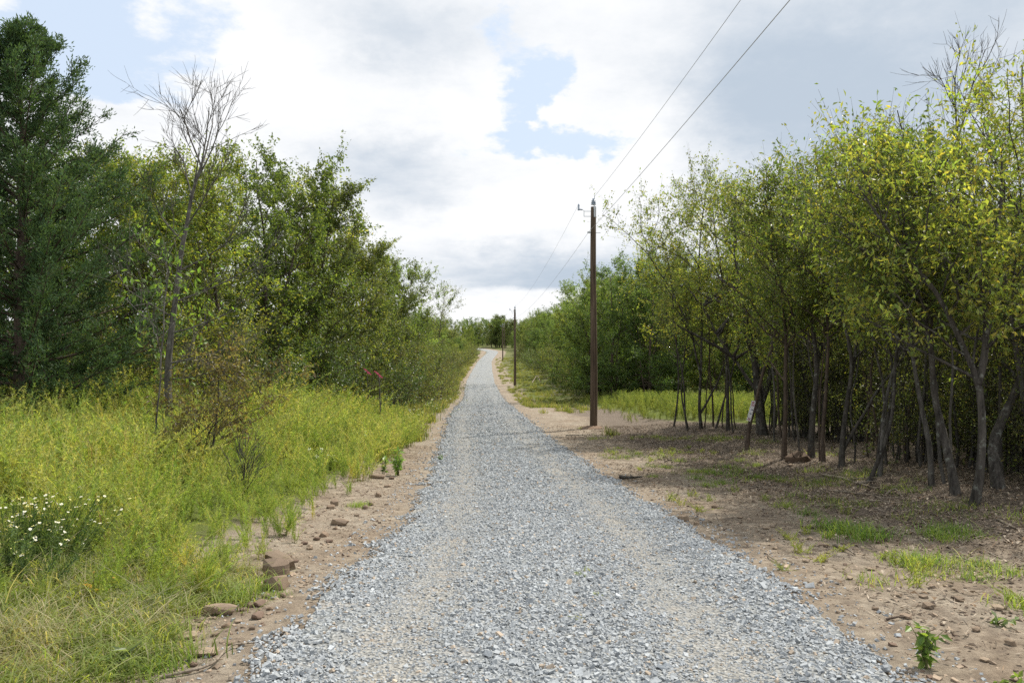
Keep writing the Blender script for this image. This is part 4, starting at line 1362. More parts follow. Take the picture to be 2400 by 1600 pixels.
def stuff(name, label, cat, protos, mat, P, rotz, tilt, scl, idx):
    """one uncountable mass: prototypes set out on points by geometry nodes"""
    me = bpy.data.meshes.new(name)
    me.vertices.add(len(P)); me.vertices.foreach_set('co', np.asarray(P, np.float32).ravel())
    rot = np.zeros((len(P), 3), np.float32); rot[:, 2] = rotz; rot[:, :2] = tilt
    a = me.attributes.new('turn', 'FLOAT_VECTOR', 'POINT'); a.data.foreach_set('vector', rot.ravel())
    a = me.attributes.new('size', 'FLOAT', 'POINT'); a.data.foreach_set('value', np.asarray(scl, np.float32))
    a = me.attributes.new('pick', 'INT', 'POINT'); a.data.foreach_set('value', np.asarray(idx, np.int32))
    o = bpy.data.objects.new(name, me); COL.objects.link(o)
    ng = bpy.data.node_groups.new(name, 'GeometryNodeTree')
    ng.interface.new_socket('Geometry', in_out='INPUT', socket_type='NodeSocketGeometry')
    ng.interface.new_socket('Geometry', in_out='OUTPUT', socket_type='NodeSocketGeometry')
    N, L = ng.nodes.new, ng.links.new
    gi, go = N('NodeGroupInput'), N('NodeGroupOutput')
    join = N('GeometryNodeJoinGeometry')

    def named(nm, ty):
        n = N('GeometryNodeInputNamedAttribute'); n.data_type = ty; n.inputs['Name'].default_value = nm
        return n.outputs['Attribute']
    turn, size, pick = named('turn', 'FLOAT_VECTOR'), named('size', 'FLOAT'), named('pick', 'INT')
    for i, pm in enumerate(protos):
        src = bpy.data.objects.new(name + '_plant', pm)
        if not pm.materials:
            pm.materials.append(mat)
        oi = N('GeometryNodeObjectInfo'); oi.inputs['Object'].default_value = src
        cmp = N('FunctionNodeCompare'); cmp.data_type = 'INT'; cmp.operation = 'EQUAL'
        L(pick, cmp.inputs[2]); cmp.inputs[3].default_value = i
        e2r = N('FunctionNodeEulerToRotation'); L(turn, e2r.inputs[0])
        ip = N('GeometryNodeInstanceOnPoints')
        L(gi.outputs[0], ip.inputs['Points']); L(cmp.outputs[0], ip.inputs['Selection'])
        L(oi.outputs['Geometry'], ip.inputs['Instance']); L(e2r.outputs[0], ip.inputs['Rotation']); L(size, ip.inputs['Scale'])
        L(ip.outputs[0], join.inputs[0])
    L(join.outputs[0], go.inputs[0])
    md = o.modifiers.new('plants', 'NODES'); md.node_group = ng
    tag(o, label, cat, None, 'stuff')
    return o


r = np.random.default_rng(300)
W_PAL = [(.235, .305, .075), (.28, .325, .09), (.185, .265, .07), (.32, .34, .125)]
W_PAL2 = [(.19, .29, .05), (.25, .32, .065), (.18, .25, .05)]
W_PAL3 = [(.34, .33, .09), (.29, .32, .07)]
DEAD = [(.20, .15, .09), (.26, .21, .13)]
fen = [fennel(r, 11, .8, 66, W_PAL, .55, .046).mesh('weed') for _ in range(4)] + [fennel(r, 11, .7, 60, W_PAL2, .55, .046).mesh('weed') for _ in range(3)] + [fennel(r, 9, .85, 50, W_PAL3, .5, .046).mesh('weed')] + [fennel(r, 5, .8, 12, DEAD, .4, .03).mesh('weed')]
n = 5200
y = rng.uniform(4.6, 24, n); dd = 0.55 + 13.5 * rng.uniform(0, 1, n) ** 1.15
x = xc(y) - rw(y) / 2 - dd
edge0 = 0.45 + 0.5 * sst(y, 5, 9) - 0.45 * sst(y, 13, 20) + 0.22 * wob(x, y, 1.6) + 0.2 * wob(x, y, 4.0)
edge0 = edge0 + 1.1 * (1 - sst(y, 4.4, 5.6))
keep = (dd > edge0) & (x > -15) & (np.abs(x) < 0.78 * y + 1.5)
keep &= ~((wob(x, y, 2.3) < -0.72) & (dd < 3))
keep &= ((x + 1.75) / .32) ** 2 + ((y - 5.95) / .6) ** 2 > 1
keep &= ((x + 3.3) / .55) ** 2 + ((y - 5.35) / .55) ** 2 > 1
keep &= rng.uniform(0, 1, n) < np.where(y < 11, 1.0, .8) * np.clip(.85 + .5 * wob(x, y, 1.9), .25, 1)
x, y, dd, edge0 = x[keep], y[keep], dd[keep], edge0[keep]
s = (0.36 + 0.40 * sst(dd - edge0, 0.0, 2.0) + 0.42 * sst(y, 11, 16)) * (1 + 0.30 * wob(x, y, 1.3)) * rng.uniform(.7, 1.25, len(x))
pk = rng.choice(9, len(x), p=[.14, .14, .14, .13, .10, .10, .09, .11, .05])
pk = np.where((s < .62) & (rng.uniform(0, 1, len(x)) < .6), rng.integers(4, 7, len(x)), pk)
stuff('weeds', 'feathery yellow-green weeds filling the roadside field below the wood', 'weeds', fen, MAT['weed'], np.stack([x, y, H(x, y)], -1),
      rng.uniform(0, 6.28, len(x)), np.stack([rng.normal(0, .14, len(x)), rng.normal(.12, .14, len(x))], -1), s, pk)

# tall grass in the clearing behind the thin trunks
cg = [fennel(r, 9, .7, 36, [(.15, .20, .05), (.19, .22, .07), (.12, .17, .045)], .2, .06, .006).mesh('tall_grass') for _ in range(3)]
n = 2600
y = rng.uniform(26.6, 46, n); x = rng.uniform(3.6, 24, n)
keep = (x > 3.9 + 1.6 * sst(y, 36, 28) * 0 + 0.35 * wob(x, y, 1.0)) & ((y > 26.5) | (x < 5.2) | (x > 5.2))
x, y = x[keep], y[keep]
s = rng.uniform(.55, 1.15, len(x)) * (.45 + .55 * sst(x - xc(y), 5.0, 7.5))
stuff('clearing_grass', 'tall sunlit yellow-green grass in the clearing behind the thin trunks', 'tall grass', cg, MAT['weed'], np.stack([x, y, H(x, y)], -1),
      rng.uniform(0, 6.28, len(x)), rng.normal(0, .1, (len(x), 2)), s, rng.integers(0, 3, len(x)))

# short verge grass on both sides farther on, and short dry grass in the near left corner
vg = [grass(r, 50, .24, [(.12, .17, .04), (.16, .19, .05), (.22, .20, .09)], .006).mesh('verge_grass') for _ in range(3)]
n = 5200
y = 20 + 150 * rng.uniform(0, 1, n) ** 1.6
sd = np.where(rng.uniform(0, 1, n) < .78, 1, -1)
dd = np.where(sd > 0, rng.uniform(.5, 6.5, n), rng.uniform(.35, 2.2, n))
x = xc(y) + sd * (rw(y) / 2 + dd)
keep = (wob(x, y, .55) + .6 * wob(x, y, 1.7) > np.where(sd > 0, .05 + .9 * (1 - sst(y, 26, 44)), -.3)) & ~((sd > 0) & (y < 30) & (dd > 2.0))
x, y, sd = x[keep], y[keep], sd[keep]
stuff('verge_grass', 'short patchy green grass on the verges along the far road', 'grass', vg, MAT['weed'], np.stack([x, y, H(x, y)], -1),
      rng.uniform(0, 6.28, len(x)), rng.normal(0, .12, (len(x), 2)), rng.uniform(.6, 1.4, len(x)) * np.where(sd < 0, 1.5, 1), rng.integers(0, 3, len(x)))

dg = [grass(r, 70, .10, [(.29, .27, .15), (.22, .235, .11), (.17, .21, .08), (.32, .295, .19)], .0028, 1.9, .10).mesh('dry_grass') for _ in range(3)] + \
     [grass(r, 60, .11, [(.16, .22, .04), (.20, .24, .06), (.13, .18, .035)], .0035, 1.1, .08).mesh('dry_grass') for _ in range(2)]
n = 900
y = rng.uniform(3.2, 6.2, n); dd = .35 + 2.4 * rng.uniform(0, 1, n)
x = xc(y) - rw(y) / 2 - dd
keep = (dd > .42 + .25 * wob(x, y, 2.6) + .3 * sst(y, 4.2, 3.4)) & (wob(x, y, 3.2) > -.75) & (((x + 1.75) / .3) ** 2 + ((y - 5.95) / .55) ** 2 > 1)
x, y = x[keep], y[keep]
gp = np.clip(.5 + .5 * wob(x, y, 1.9), 0.1, .9)
stuff('dry_grass', 'short straw-coloured cut grass in front of the daisies', 'dry grass', dg, MAT['weed'], np.stack([x, y, H(x, y)], -1),
      rng.uniform(0, 6.28, len(x)), rng.normal(0, .15, (len(x), 2)), rng.uniform(.6, 1.25, len(x)), np.where(rng.uniform(0, 1, len(x)) < gp, rng.integers(3, 5, len(x)), rng.integers(0, 3, len(x))))

# thin patchy grass coming up through the right-hand soil
n = 5200
y = 5.0 + 19 * rng.uniform(0, 1, n); dd = .5 + 5.2 * rng.uniform(0, 1, n)
x = xc(y) + rw(y) / 2 + dd
pt = wob(x, y, .75) + .7 * wob(x, y, 2.1)
keep = (pt > .25 + .5 * (1 - sst(dd, .5, 1.6)) + .4 * sst(dd, 3.4, 4.4)) & (rng.uniform(0, 1, n) < .8)
x, y = x[keep], y[keep]
sg = [grass(r, 16, .085, [(.13, .22, .04), (.18, .25, .05), (.24, .26, .08)], .003, 1.1, .06).mesh('thin_grass') for _ in range(4)]
stuff('thin_grass', 'thin patchy grass sprouting over the soil right of the gravel', 'grass', sg, MAT['weed'], np.stack([x, y, H(x, y)], -1),
      rng.uniform(0, 6.28, len(x)), rng.normal(0, .15, (len(x), 2)), rng.uniform(.5, 1.4, len(x)), rng.integers(0, 4, len(x)))

# daisies
def daisy_mesh(r):
    acc = Acc()
    m_ = 11
    for k in range(m_):
        a = k / m_ * 6.283 + r.normal(0, .1)
        d = np.array([math.cos(a), math.sin(a), r.normal(.05, .12)]); w_ = np.array([-math.sin(a), math.cos(a), 0]) * .0035
        acc.add([d * .003 - w_ * .6, d * .014 - w_, d * .019, d * .014 + w_, d * .003 + w_ * .6], [[0, 1, 2], [0, 2, 4], [2, 3, 4]], (.80, .80, .78))
    lathe(acc, [(.0045, 0), (.004, .003), (.0, .004)], 7, c=(.55, .40, .04))
    return acc.mesh('flower')


def flower_clump(name, label, loc, n, rad, h, mats, flower, fl_scale, stem_pal, leafn=30, lean=(0, 0), squash=1.0):
    t = thing(name, label, 'flowers', loc)
    acc = Acc()
    rr_ = np.random.default_rng(n + int(rad * 100))
    for i in range(n):
        a = rr_.uniform(0, 6.28); q = rad * min(abs(rr_.normal(0, .72)), 2.0); hs_ = h * rr_.uniform(.4, 1.15)
        b0 = np.array([math.cos(a) * q * .6, math.sin(a) * q * squash * .6, -.03])
        tip = np.array([math.cos(a) * q + lean[0] * hs_, math.sin(a) * q * squash + lean[1] * hs_, hs_])
        P = bez(b0, (b0 + tip) / 2 + np.array([0, 0, hs_ * .15]), tip, 5)
        c0 = np.array(stem_pal[rr_.integers(len(stem_pal))])
        tube(acc, P, np.linspace(.0028, .0014, 5), 3, c0)
        m_ = leafn
        f = rr_.uniform(.1, .9, m_); k = f * 4; k0 = np.minimum(k.astype(int), 3)
        p = P[k0] + (P[k0 + 1] - P[k0]) * (k - k0)[:, None]
        D = unit(unit(P[k0 + 1] - P[k0]) * .7 + rr_.normal(0, .7, (m_, 3))) * rr_.uniform(.03, .07, (m_, 1))
        W_ = unit(np.cross(D, rr_.normal(0, 1, (m_, 3)))) * .003
        acc.add(np.stack([p - W_, p + W_, p + D], 1).reshape(-1, 3), np.arange(m_ * 3).reshape(-1, 3), c0[None] * rr_.uniform(.75, 1.2, (m_, 1)).repeat(3, 0))
        obj('flower', flower[rr_.integers(len(flower))], MAT['petal'], t, tip, (rr_.normal(.25, .35), rr_.normal(0, .35), rr_.uniform(0, 6.28)), fl_scale * rr_.uniform(.75, 1.2))
    obj('stems', acc.mesh('stems'), MAT['weed'], t)
    return t


dm = [daisy_mesh(r) for _ in range(3)]
GP = [(.10, .155, .05), (.08, .135, .05), (.13, .175, .05)]
flower_clump('daisy_clump', 'sprawling clump of small white daisies in the corner of the weed field', drop(-3.42, 5.65), 170, .50, .42, None, dm, .62, GP, 34, (.12, -.05), .8)
flower_clump('daisy_clump', 'blue-green thicket of wiry stems below the daisies with few blooms', drop(-3.2, 5.1), 46, .36, .34, None, dm, .62, [(.07, .125, .055), (.09, .14, .05)], 60, (.1, 0), .7)


def cluster_mesh(r, c=(.60, .64, .60)):
    acc = Acc()
    for k in range(26):
        a = r.uniform(0, 6.28); q = .045 * math.sqrt(r.uniform(0, 1)); p = np.array([math.cos(a) * q, math.sin(a) * q, r.normal(0, .006)])
        s_ = r.uniform(.004, .008)
        acc.add(p + np.array([[-s_, -s_, 0], [s_, -s_, .002], [s_, s_, 0], [-s_, s_, .002]]), [[0, 1, 2, 3]], c)
    return acc.mesh('flower')


cm = [cluster_mesh(r) for _ in range(3)]
BL = [(.06, .12, .05), (.08, .14, .055)]
for (px, py, nn, rd, hh, lb) in ((742, 1085, 16, .22, .36, 'white-topped weed clump at the weed edge beside the bare mound'),
                                 (832, 1040, 18, .26, .42, 'white-topped weed clump between the yellow weeds and the leafy plant'),
                                 (790, 1035, 8, .15, .48, 'few white flower heads poking out of the yellow weeds'),
                                 (950, 985, 26, .5, .55, 'broad drift of white-topped weeds at the left gravel edge'),
                                 (990, 955, 26, .7, .6, 'pale flowering weeds below the wood at the left road edge')):
    flower_clump('white_weed', lb, ground_at(px, py), nn, rd, hh, None, cm, 0.75 if py > 1000 else .8, BL, 70, (0, 0), 1)
ym = [cluster_mesh(r, (.62, .34, .02)) for _ in range(2)]
flower_clump('yellow_flowers', 'small patch of orange-yellow flowers below the daisies', drop(-2.62, 4.95), 16, .10, .20, None, ym, .22, [(.16, .17, .04)], 16)

# broad-leaved small plants
def leafy_plant(label, loc, h, ns, nl, L, w, pal, seed, spread_=.3, mat='leaf', name='leafy_plant', cat='plant', bark='bark_brown'):
    r_ = np.random.default_rng(seed)
    t = thing(name, label, cat, loc)
    st, lv = Acc(), Acc()
    for s_ in range(ns):
        a = r_.uniform(0, 6.28); ln = abs(r_.normal(0, spread_)) * h
        P = bez(np.array([r_.normal(0, .02), r_.normal(0, .02), -.03]), np.array([0, 0, h * .6]), np.array([math.cos(a) * ln, math.sin(a) * ln, h * r_.uniform(.7, 1.1)]), 6)
        tube(st, P, np.linspace(.006, .002, 6) * max(h, .4) / .5, 4, (.12, .13, .05))
        f = r_.uniform(.2, 1, nl); k = f * 5; k0 = np.minimum(k.astype(int), 4)
        p = P[k0] + (P[k0 + 1] - P[k0]) * (k - k0)[:, None]
        ov = unit(np.stack([r_.normal(0, 1, nl), r_.normal(0, 1, nl), r_.normal(.2, .4, nl)], -1))
        leaf_quads(lv, r_, p, ov * 1.6, L, w, pal, None, .15, .9)
    obj('stems', st.mesh('stems', True), MAT['litter'], t); obj('leaves', lv.mesh('leaves'), MAT[mat], t)


LP = [(.13, .21, .04), (.17, .25, .04), (.10, .17, .04)]
leafy_plant('bright leafy pokeweed-like plant alone on the dirt strip left of the gravel', ground_at(915, 1092), .44, 7, 12, .10, .24, [(.20, .32, .06), (.26, .38, .06), (.16, .27, .06)], 401, mat='leaf_glossy')
leafy_plant('small dark leafy seedling beside the bright plant on the dirt strip', ground_at(884, 1090), .26, 4, 12, .07, .24, [(.07, .12, .04)], 402)
leafy_plant('leafy seedling with reddish stalks at the right gravel edge', ground_at(2122, 1532), .19, 6, 12, .06, .26, [(.10, .19, .03), (.15, .23, .04), (.08, .13, .035)], 403, .4)
leafy_plant('tiny sprout at the end of the right gravel edge', drop(2.4, 3.75), .08, 4, 8, .04, .26, LP, 404, .5)
leafy_plant('flat grey-green seedling on bare soil far right of the gravel', drop(2.95, 4.85), .06, 4, 8, .045, .3, [(.09, .15, .06)], 405, .8)
leafy_plant('low silver-green rosette in the corner of the dry grass', drop(-1.98, 4.05), .10, 6, 6, .10, .14, [(.15, .20, .11)], 406, .9)
leafy_plant('small leafy weed by the brick-like rock on the left dirt strip', ground_at(1010, 1060), .14, 4, 10, .05, .25, LP, 407)

# brown-leaved sapling and dead twig bush in the weeds
r = np.random.default_rng(420)
G = drop(-3.92, 10.5)
m2 = lambda px, py: at(px, py, 10.5) - G
stems = [(wavy(r, np.array([[0, 0, -.1], m2(492, 1050), m2(486, 1010), m2(500, 960), m2(502, 900), m2(500, 850), m2(505, 810)]), 14, .012), .020, .004),
         (wavy(r, np.array([m2(488, 1030), m2(470, 995), m2(510, 960), m2(545, 930), m2(580, 915)]), 12, .012), .012, .003),
         (wavy(r, np.array([m2(420, 1080), m2(418, 1040), m2(440, 1010), m2(480, 980), m2(500, 950)]), 12, .012), .011, .003),
         (wavy(r, np.array([m2(455, 1085), m2(470, 1020), m2(478, 990)]), 8, .01), .010, .004)]
w_, c_ = grow(r, stems, .55, 1.7, .72, spread, 26, 5, 26, .10, .06, .22, [(.12, .095, .04), (.14, .115, .045), (.11, .11, .04), (.09, .065, .035), (.13, .135, .04)], .007, twig_r=.003, droop=.9, sides=6, bare_twigs=1)
tree('brown_sapling', 'small crooked sapling with thin browning leaves in the weed field', 'sapling', w_, c_, 'bark_dark', loc=G, cn='leaves')


def twig_bush(label, loc, h, seed, n=7):
    r_ = np.random.default_rng(seed); acc = Acc()
    for k in range(n):
        bare_branch(acc, r_, (r_.normal(0, .02), r_.normal(0, .02), -.05), np.array([r_.normal(0, .25), r_.normal(0, .25), 1]), h * r_.uniform(.55, .85), .007, 1, 3)
    o = obj('dead_bush', acc.mesh('dead_bush', True), MAT['bark_dark'], None, loc)
    tag(o, label, 'dead bush')


twig_bush('black leafless twig bush in front of the brown sapling', ground_at(558, 1150), .68, 421)
twig_bush('low dead twigs left of the brown sapling trunk', drop(-4.45, 10.4), .6, 422, 6)
twig_bush('dead grey twigs in the shrubs beside the pink-taped stake', ground_at(905, 960), .9, 423, 5)

# ------------------------------------------------------------------ rocks
def rock_mesh(r, flat=.6, brick=False):
    """angular block: a bevelled, knocked-about box"""
    import bmesh
    bm = bmesh.new()
    e = 5.0 if brick else 3.0                      # how boxy the lump is
    for _ in range(24 if brick else 30):
        d = r.normal(0, 1, 3); d /= (np.abs(d) ** e).sum() ** (1 / e)
        bm.verts.new(Vector(d * .5 * r.uniform(.86, 1.04)))
    res = bmesh.ops.convex_hull(bm, input=bm.verts[:])
    bmesh.ops.delete(bm, geom=list({g_ for g_ in res['geom_interior'] + res['geom_unused'] if isinstance(g_, bmesh.types.BMVert) and g_.is_valid}), context='VERTS')
    for v in bm.verts:
        v.co.z *= flat * 1.25
    bm.verts.index_update()
    bmesh.ops.triangulate(bm, faces=bm.faces[:])
    V = np.array([v.co[:] for v in bm.verts]); F = np.array([[v.index for v in f.verts] for f in bm.faces])
    bm.free()
    return V, F


rr = np.random.default_rng(500)
RM = []
for k in range(7):
    V_, F_ = rock_mesh(rr, [.7, .55, .6, .4, .35, .75, .5][k], k in (1, 3))
    a_ = Acc(); a_.add(V_, F_, np.array([(.22, .165, .12), (.20, .155, .115), (.24, .185, .135), (.26, .20, .15), (.31, .245, .18), (.21, .16, .12), (.18, .13, .10)][k]))
    RM.append(a_.mesh('rock'))


def rock(label, px, py, wpx, k, group=None, rz=None, asp=(1, .8, .8), lean=(0, 0)):
    g = ground_at(px, py); s_ = wpx / FPX * g[1] * 1.25
    z = g[2] + s_ * asp[2] * .24
    o = obj('rock', RM[k], MAT['rock'], None, (g[0], g[1], z), (lean[0], lean[1], rr.uniform(0, 6.28) if rz is None else rz), (s_ * asp[0], s_ * asp[1], s_ * asp[2]))
    tag(o, label, 'rock', group)


rock('blocky brown rock at the front of the roadside rock pile', 634, 1352, 46, 0, None, .1, (1, .9, .95))
rock('rounded tan boulder leaning in the middle of the rock pile', 634, 1322, 50, 5, None, .6, (1, .9, 1))
rock('long brown slab leaning over the middle of the rock pile', 650, 1306, 60, 1, None, -.35, (1.05, .6, .8), (0, .25))
rock('square grey-brown block at the back of the rock pile', 631, 1285, 34, 1, None, 0, (1, .7, .8))
rock('brick-shaped reddish rock alone on the dirt strip', 782, 1205, 36, 3, None, -.35, (1.05, .55, .75))
rock('long flat brown slab sunk in soil below the weeds', 508, 1408, 58, 3, None, .05, (1.1, .5, .7))
rock('pale flat tan stone lying on the near left soil', 436, 1470, 34, 4, None, .4, (1, .8, .9))
rock('broad pale slab at the corner of the near left soil', 474, 1505, 44, 4, None, .1, (1.1, .7, .6))
rock('dark reddish rock at the gravel edge below the rock pile', 597, 1390, 26, 6)
rock('brown rock half in the gravel below the long flat slab', 592, 1418, 28, 6)
rock('upright tan rock on the weed edge beside the bare mound', 768, 1160, 20, 5)
rock('low brown rock leaning against the upright tan rock', 760, 1168, 16, 0)
rock('flat brown stone at the foot of the bright leafy plant', 868, 1098, 28, 3, None, 0, (1.2, .5, .6))
for px, py, s_ in ((662, 1282, 16), (664, 1296, 14), (680, 1290, 12), (655, 1345, 18), (612, 1372, 16), (650, 1372, 14), (576, 1392, 18), (560, 1402, 14), (548, 1430, 15), (620, 1400, 13),
                   (604, 1345, 18), (870, 1140, 17), (852, 1160, 12), (840, 1168, 13), (820, 1185, 10), (745, 1232, 20), (757, 1245, 14), (728, 1240, 15), (712, 1262, 13), (890, 1118, 14),
                   (900, 1100, 12), (700, 1250, 14), (770, 1215, 11), (520, 1440, 18), (495, 1460, 15), (460, 1440, 14), (420, 1500, 16), (380, 1530, 18), (530, 1480, 13), (445, 1528, 17), (340, 1510, 13), (580, 1445, 12)):
    rock('small brown stone scattered along the left dirt strip', px, py, s_, int(rr.integers(7)), 'small stones on the left dirt strip')
for px, py, s_ in ((1570, 1195, 24), (1600, 1205, 14), (1760, 1215, 16), (1890, 1255, 20), (2000, 1310, 16), (1950, 1330, 16), (2130, 1395, 22), (2200, 1380, 20), (2080, 1420, 22), (2240, 1450, 18),
                   (2290, 1400, 24), (2180, 1450, 16), (2320, 1480, 22), (2060, 1370, 15), (2140, 1350, 14), (1850, 1290, 14), (1780, 1260, 12), (2250, 1330, 16), (2330, 1560, 26), (2260, 1520, 18),
                   (1700, 1190, 12), (1640, 1165, 14), (1815, 1070, 12), (1860, 1240, 13), (2010, 1400, 13)):
    rock('small flat tan stone on the bare soil right of the gravel', px, py, s_, int(rr.choice([3, 4, 4, 2])), 'flat stones right of the gravel')

# ------------------------------------------------------------------ fallen branches and sticks
def branch(label, pts, r0, seed, side=3, mat='dead_wood', group=None, lift=.02, name='fallen_branch'):
    r_ = np.random.default_rng(seed)
    G = [ground_at(*p) for p in pts]
    P = np.array(G); o_ = P[0].copy(); P = P - o_
    P[:, 2] += r0 * .8 + lift * np.sin(np.linspace(0, 3.1, len(P)))
    Q = wavy(r_, P, 12, .008)
    acc = Acc(); tube(acc, Q, np.linspace(r0, r0 * .4, 12), 6, cap=True)
    for k in range(side):
        j = r_.integers(4, 11); d_ = Q[j + 1] - Q[j]; ln = np.linalg.norm(P[-1] - P[0]) * r_.uniform(.15, .35)
        a = math.atan2(d_[1], d_[0]) + r_.choice([-1, 1]) * r_.uniform(.4, .9)
        e = Q[j] + np.array([math.cos(a), math.sin(a), r_.uniform(.0, .35)]) * ln
        tube(acc, bez(Q[j], (Q[j] + e) / 2 + r_.normal(0, .02, 3), e, 5), np.linspace(r0 * .5, r0 * .15, 5), 4)
    o = obj(name, acc.mesh('branch', True), MAT[mat], None, o_)
    tag(o, label, 'branch', group)


branch('pale weathered branch of the stick heap with forked end under the trunks', [(1890, 1092), (1930, 1100), (1985, 1118), (2030, 1130)], .022, 601, 5)
branch('thin white stick crossing the heap below the pale branch', [(1905, 1128), (1960, 1135), (2010, 1140), (2040, 1158)], .012, 602, 3)
branch('crooked white twig rising at the end of the stick heap', [(2030, 1140), (2055, 1136), (2078, 1150)], .012, 603, 2, lift=.10)
branch('long dark stick lying in the green tufts', [(1850, 1212), (1920, 1218), (1990, 1226), (2060, 1228)], .016, 604, 2, 'bark_brown')
branch('curved grey stick beyond the lush tuft', [(2120, 1232), (2160, 1218), (2200, 1212)], .014, 605, 1)
branch('straight pale stick on the bare soil beside the weedy tuft', [(2190, 1280), (2210, 1288), (2248, 1296)], .010, 606, 0)
branch('short thick dead stick at the edge of the bare soil', [(1915, 1255), (1945, 1268), (1965, 1276)], .018, 607, 0)
branch('forked pale stick near the gravel on the right soil', [(1755, 1270), (1770, 1285), (1790, 1298)], .008, 608, 2)
branch('short stubby twig lying alone on the near right soil', [(2035, 1425), (2060, 1423), (2085, 1420)], .008, 609, 0, 'bark_brown')
branch('jagged dark wood chunk at the right gravel edge', [(1425, 1098), (1445, 1103), (1475, 1098)], .035, 610, 4, 'bark_dark')
branch('thin dark line on the soil left of the pole foot', [(1300, 1000), (1335, 1002), (1372, 1001)], .016, 611, 1, 'bark_dark')  # thin dark tube laid along the dark line beside the pole foot
branch('long grey branch lying under the clearing saplings', [(1640, 1003), (1690, 1005), (1740, 1000), (1770, 985)], .016, 612, 3)
branch('broken grey stick before the sapling row', [(1710, 1020), (1735, 1010), (1760, 1004)], .010, 613, 2)
branch('long root-like stick winding along the near left gravel edge', [(372, 1556), (430, 1552), (490, 1538), (512, 1512), (524, 1490), (560, 1480), (590, 1478)], .009, 614, 1)
branch('split bare wooden stick on the gravel in the foreground', [(632, 1567), (645, 1545), (660, 1515)], .016, 615, 0)
branch('pale stick by the dark end of the thicket', [(2290, 1195), (2320, 1215), (2350, 1222)], .014, 616, 2)
branch('bleached broken branch on the bank beyond the second pole', [(1222, 880), (1234, 872), (1242, 880)], .05, 617, 2, lift=.5)
rs = np.random.default_rng(620)
for i in range(46):
    y = rs.uniform(7.5, 22); x = float(xc(y) + rw(y) / 2) + rs.uniform(1.6, 5.0)
    a = rs.uniform(-.6, .6) + (0 if rs.uniform() < .7 else 1.2); ln = rs.uniform(.25, .9)
    acc = Acc(); n_ = 6
    X_ = x + np.cos(a) * np.linspace(0, ln, n_) + rs.normal(0, .015, n_); Y_ = y + np.sin(a) * np.linspace(0, ln, n_) + rs.normal(0, .02, n_)
    r0 = rs.uniform(.004, .012)
    P = np.stack([X_, Y_, H(X_, Y_) + r0 * .8 + .015], -1); o_ = P[0].copy()
    tube(acc, P - o_, np.linspace(r0, r0 * .5, n_), 5, cap=True)
    if rs.uniform() < .5:
        e = P[3] - o_ + np.array([rs.normal(0, .12), rs.normal(0, .12), .04]); tube(acc, np.array([P[3] - o_, e]), np.array([r0 * .5, r0 * .2]), 4)
    o = obj('stick', acc.mesh('stick', True), MAT['dead_wood' if rs.uniform() < .65 else 'bark_brown'], None, o_)
    tag(o, 'thin fallen stick lying on the littered soil before the thicket', 'stick', 'sticks on the right-hand soil')

# upturned clod of roots and soil by the straight trunk
V_, F_ = rock_mesh(rs, .55)
a_ = Acc(); a_.add(V_ * .5, F_, (.10, .07, .05))
for k in range(10):
    a = rs.uniform(0, 6.28); p = np.array([math.cos(a) * .2, math.sin(a) * .15, .05]); e = p * 1.9 + np.array([0, 0, rs.uniform(-.05, .2)])
    tube(a_, np.array([p, (p + e) / 2 + rs.normal(0, .03, 3), e]), np.array([.01, .007, .003]), 4, (.09, .065, .05))
o = obj('root_clod', a_.mesh('root_clod'), MAT['rock'], None, ground_at(1830, 1060) + np.array([0, 0, .05]))
tag(o, 'dark upturned clod of soil and roots at the foot of the straight brown trunk', 'root clod')

# ------------------------------------------------------------------ grass tufts on the right-hand soil
r = np.random.default_rng(640)
TG = [grass(r, 120, .13, [(.11, .20, .035), (.15, .24, .045), (.19, .25, .06)], .0034, 1.1, .10).mesh('grass_tuft') for _ in range(3)]
TY = [fennel(r, 12, .17, 20, [(.22, .29, .06), (.26, .29, .08), (.18, .25, .06)], .9, .03, .003).mesh('grass_tuft') for _ in range(3)]


def tuft(label, px, py, s_, ms, group=None, name='grass_tuft'):
    o = obj(name, ms[r.integers(len(ms))], MAT['weed'], None, ground_at(px, py) - np.array([0, 0, .006]), (0, 0, r.uniform(0, 6.28)), s_)
    tag(o, label, 'grass', group)


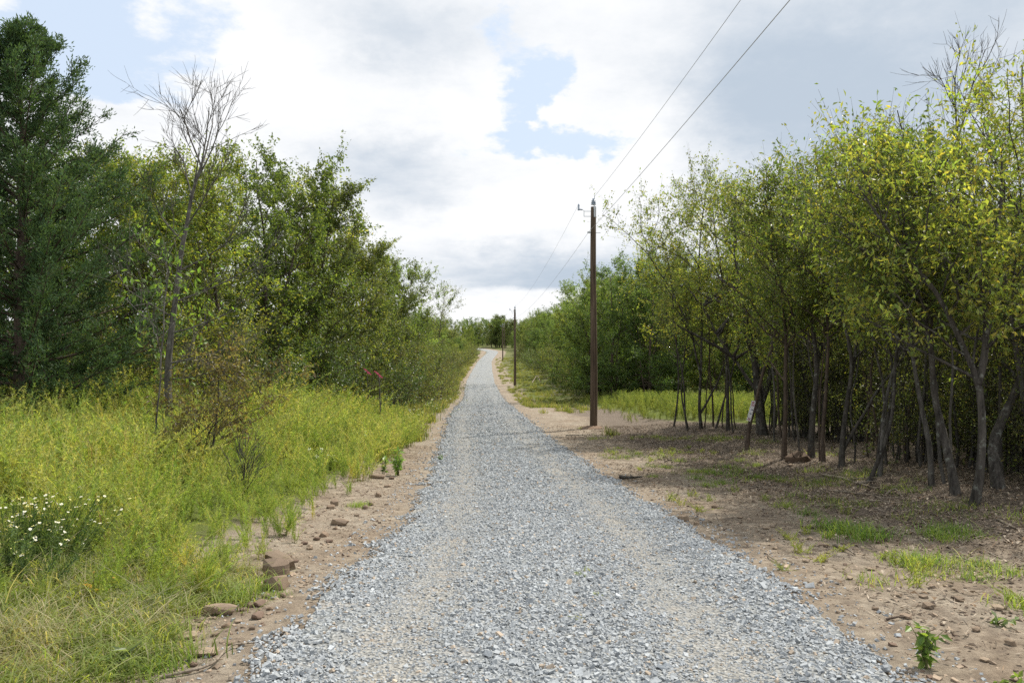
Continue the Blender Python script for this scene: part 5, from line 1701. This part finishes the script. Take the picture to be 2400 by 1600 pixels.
for px, py, s_ in ((1915, 1215, 1.3), (1950, 1228, 1.5), (1990, 1240, 1.4), (1935, 1222, 1.2), (2020, 1235, 1.1)):
    tuft('lush dark green grass tuft beside the long dark stick', px, py, s_, TG, 'lush tufts by the dark stick')
for px, py, s_ in ((1600, 1100, .9), (1640, 1090, 1.1), (1655, 1112, 1.0), (1700, 1085, 1.0), (1740, 1100, 1.0), (1670, 1075, 1.0), (1590, 1085, .8), (1780, 1100, .9), (1810, 1165, .9), (1620, 1118, .9),
                   (1850, 1180, .8), (2140, 1230, 1.1), (2190, 1225, 1.2), (2230, 1235, 1.0), (2160, 1240, .9), (2250, 1300, .7), (2110, 1290, 1.0), (2140, 1300, 1.0), (2090, 1300, .9), (2240, 1335, .8), (2320, 1325, .9),
                   (2345, 1395, .9), (1560, 1060, .8), (1530, 1075, .8), (1440, 1050, .7), (1420, 1030, .6), (1465, 1042, .7), (1700, 1060, .9), (1740, 1070, .8), (1500, 1095, .6)):
    tuft('short green grass tuft on the littered soil right of the gravel', px, py, s_, TG, 'grass tufts right of the gravel')
for px, py, s_ in ((1540, 1150, .8), (1560, 1160, .7), (1610, 1175, .8), (1630, 1150, .7), (1590, 1140, .7), (1840, 1270, .9), (1815, 1240, .7), (1900, 1235, .8), (1880, 1290, .7), (2070, 1300, 1.0), (2120, 1320, 1.1),
                   (2100, 1345, .8), (2330, 1380, .8), (1495, 1060, .8), (1520, 1040, .8), (1550, 1035, .8), (1580, 1030, .8), (1610, 1040, .8), (1640, 1045, .8), (1470, 1080, .7), (1410, 1045, .7), (1685, 1130, .7),
                   (1850, 1225, .7), (1945, 1180, .8), (1755, 1150, .7), (1925, 1265, .6), (1330, 985, .7), (1420, 1000, .8), (1450, 1010, .8), (1800, 1310, .5), (2020, 1280, .6)):
    tuft('wispy yellow-green weed tuft on the soil right of the gravel', px, py, s_, TY, 'weed tufts right of the gravel', 'weed_tuft')
for px, py, s_ in ((1335, 1335, .55), (1345, 1325, .5), (1375, 1380, .45), (1350, 1435, .5), (1210, 1240, .3)):
    tuft('faint green seedling tuft growing through the road gravel', px, py, s_, TY, 'seedlings in the gravel', 'weed_tuft')
for px, py, s_ in ((545, 1375, .9), (590, 1345, .8), (575, 1360, .8), (820, 1165, .7), (830, 1160, .6), (905, 1010, .7), (935, 1000, .8), (400, 1518, .7), (360, 1545, .8), (640, 1368, .4)):
    tuft('small green grass tuft along the left dirt strip', px, py, s_, TG, 'grass tufts on the left dirt strip')
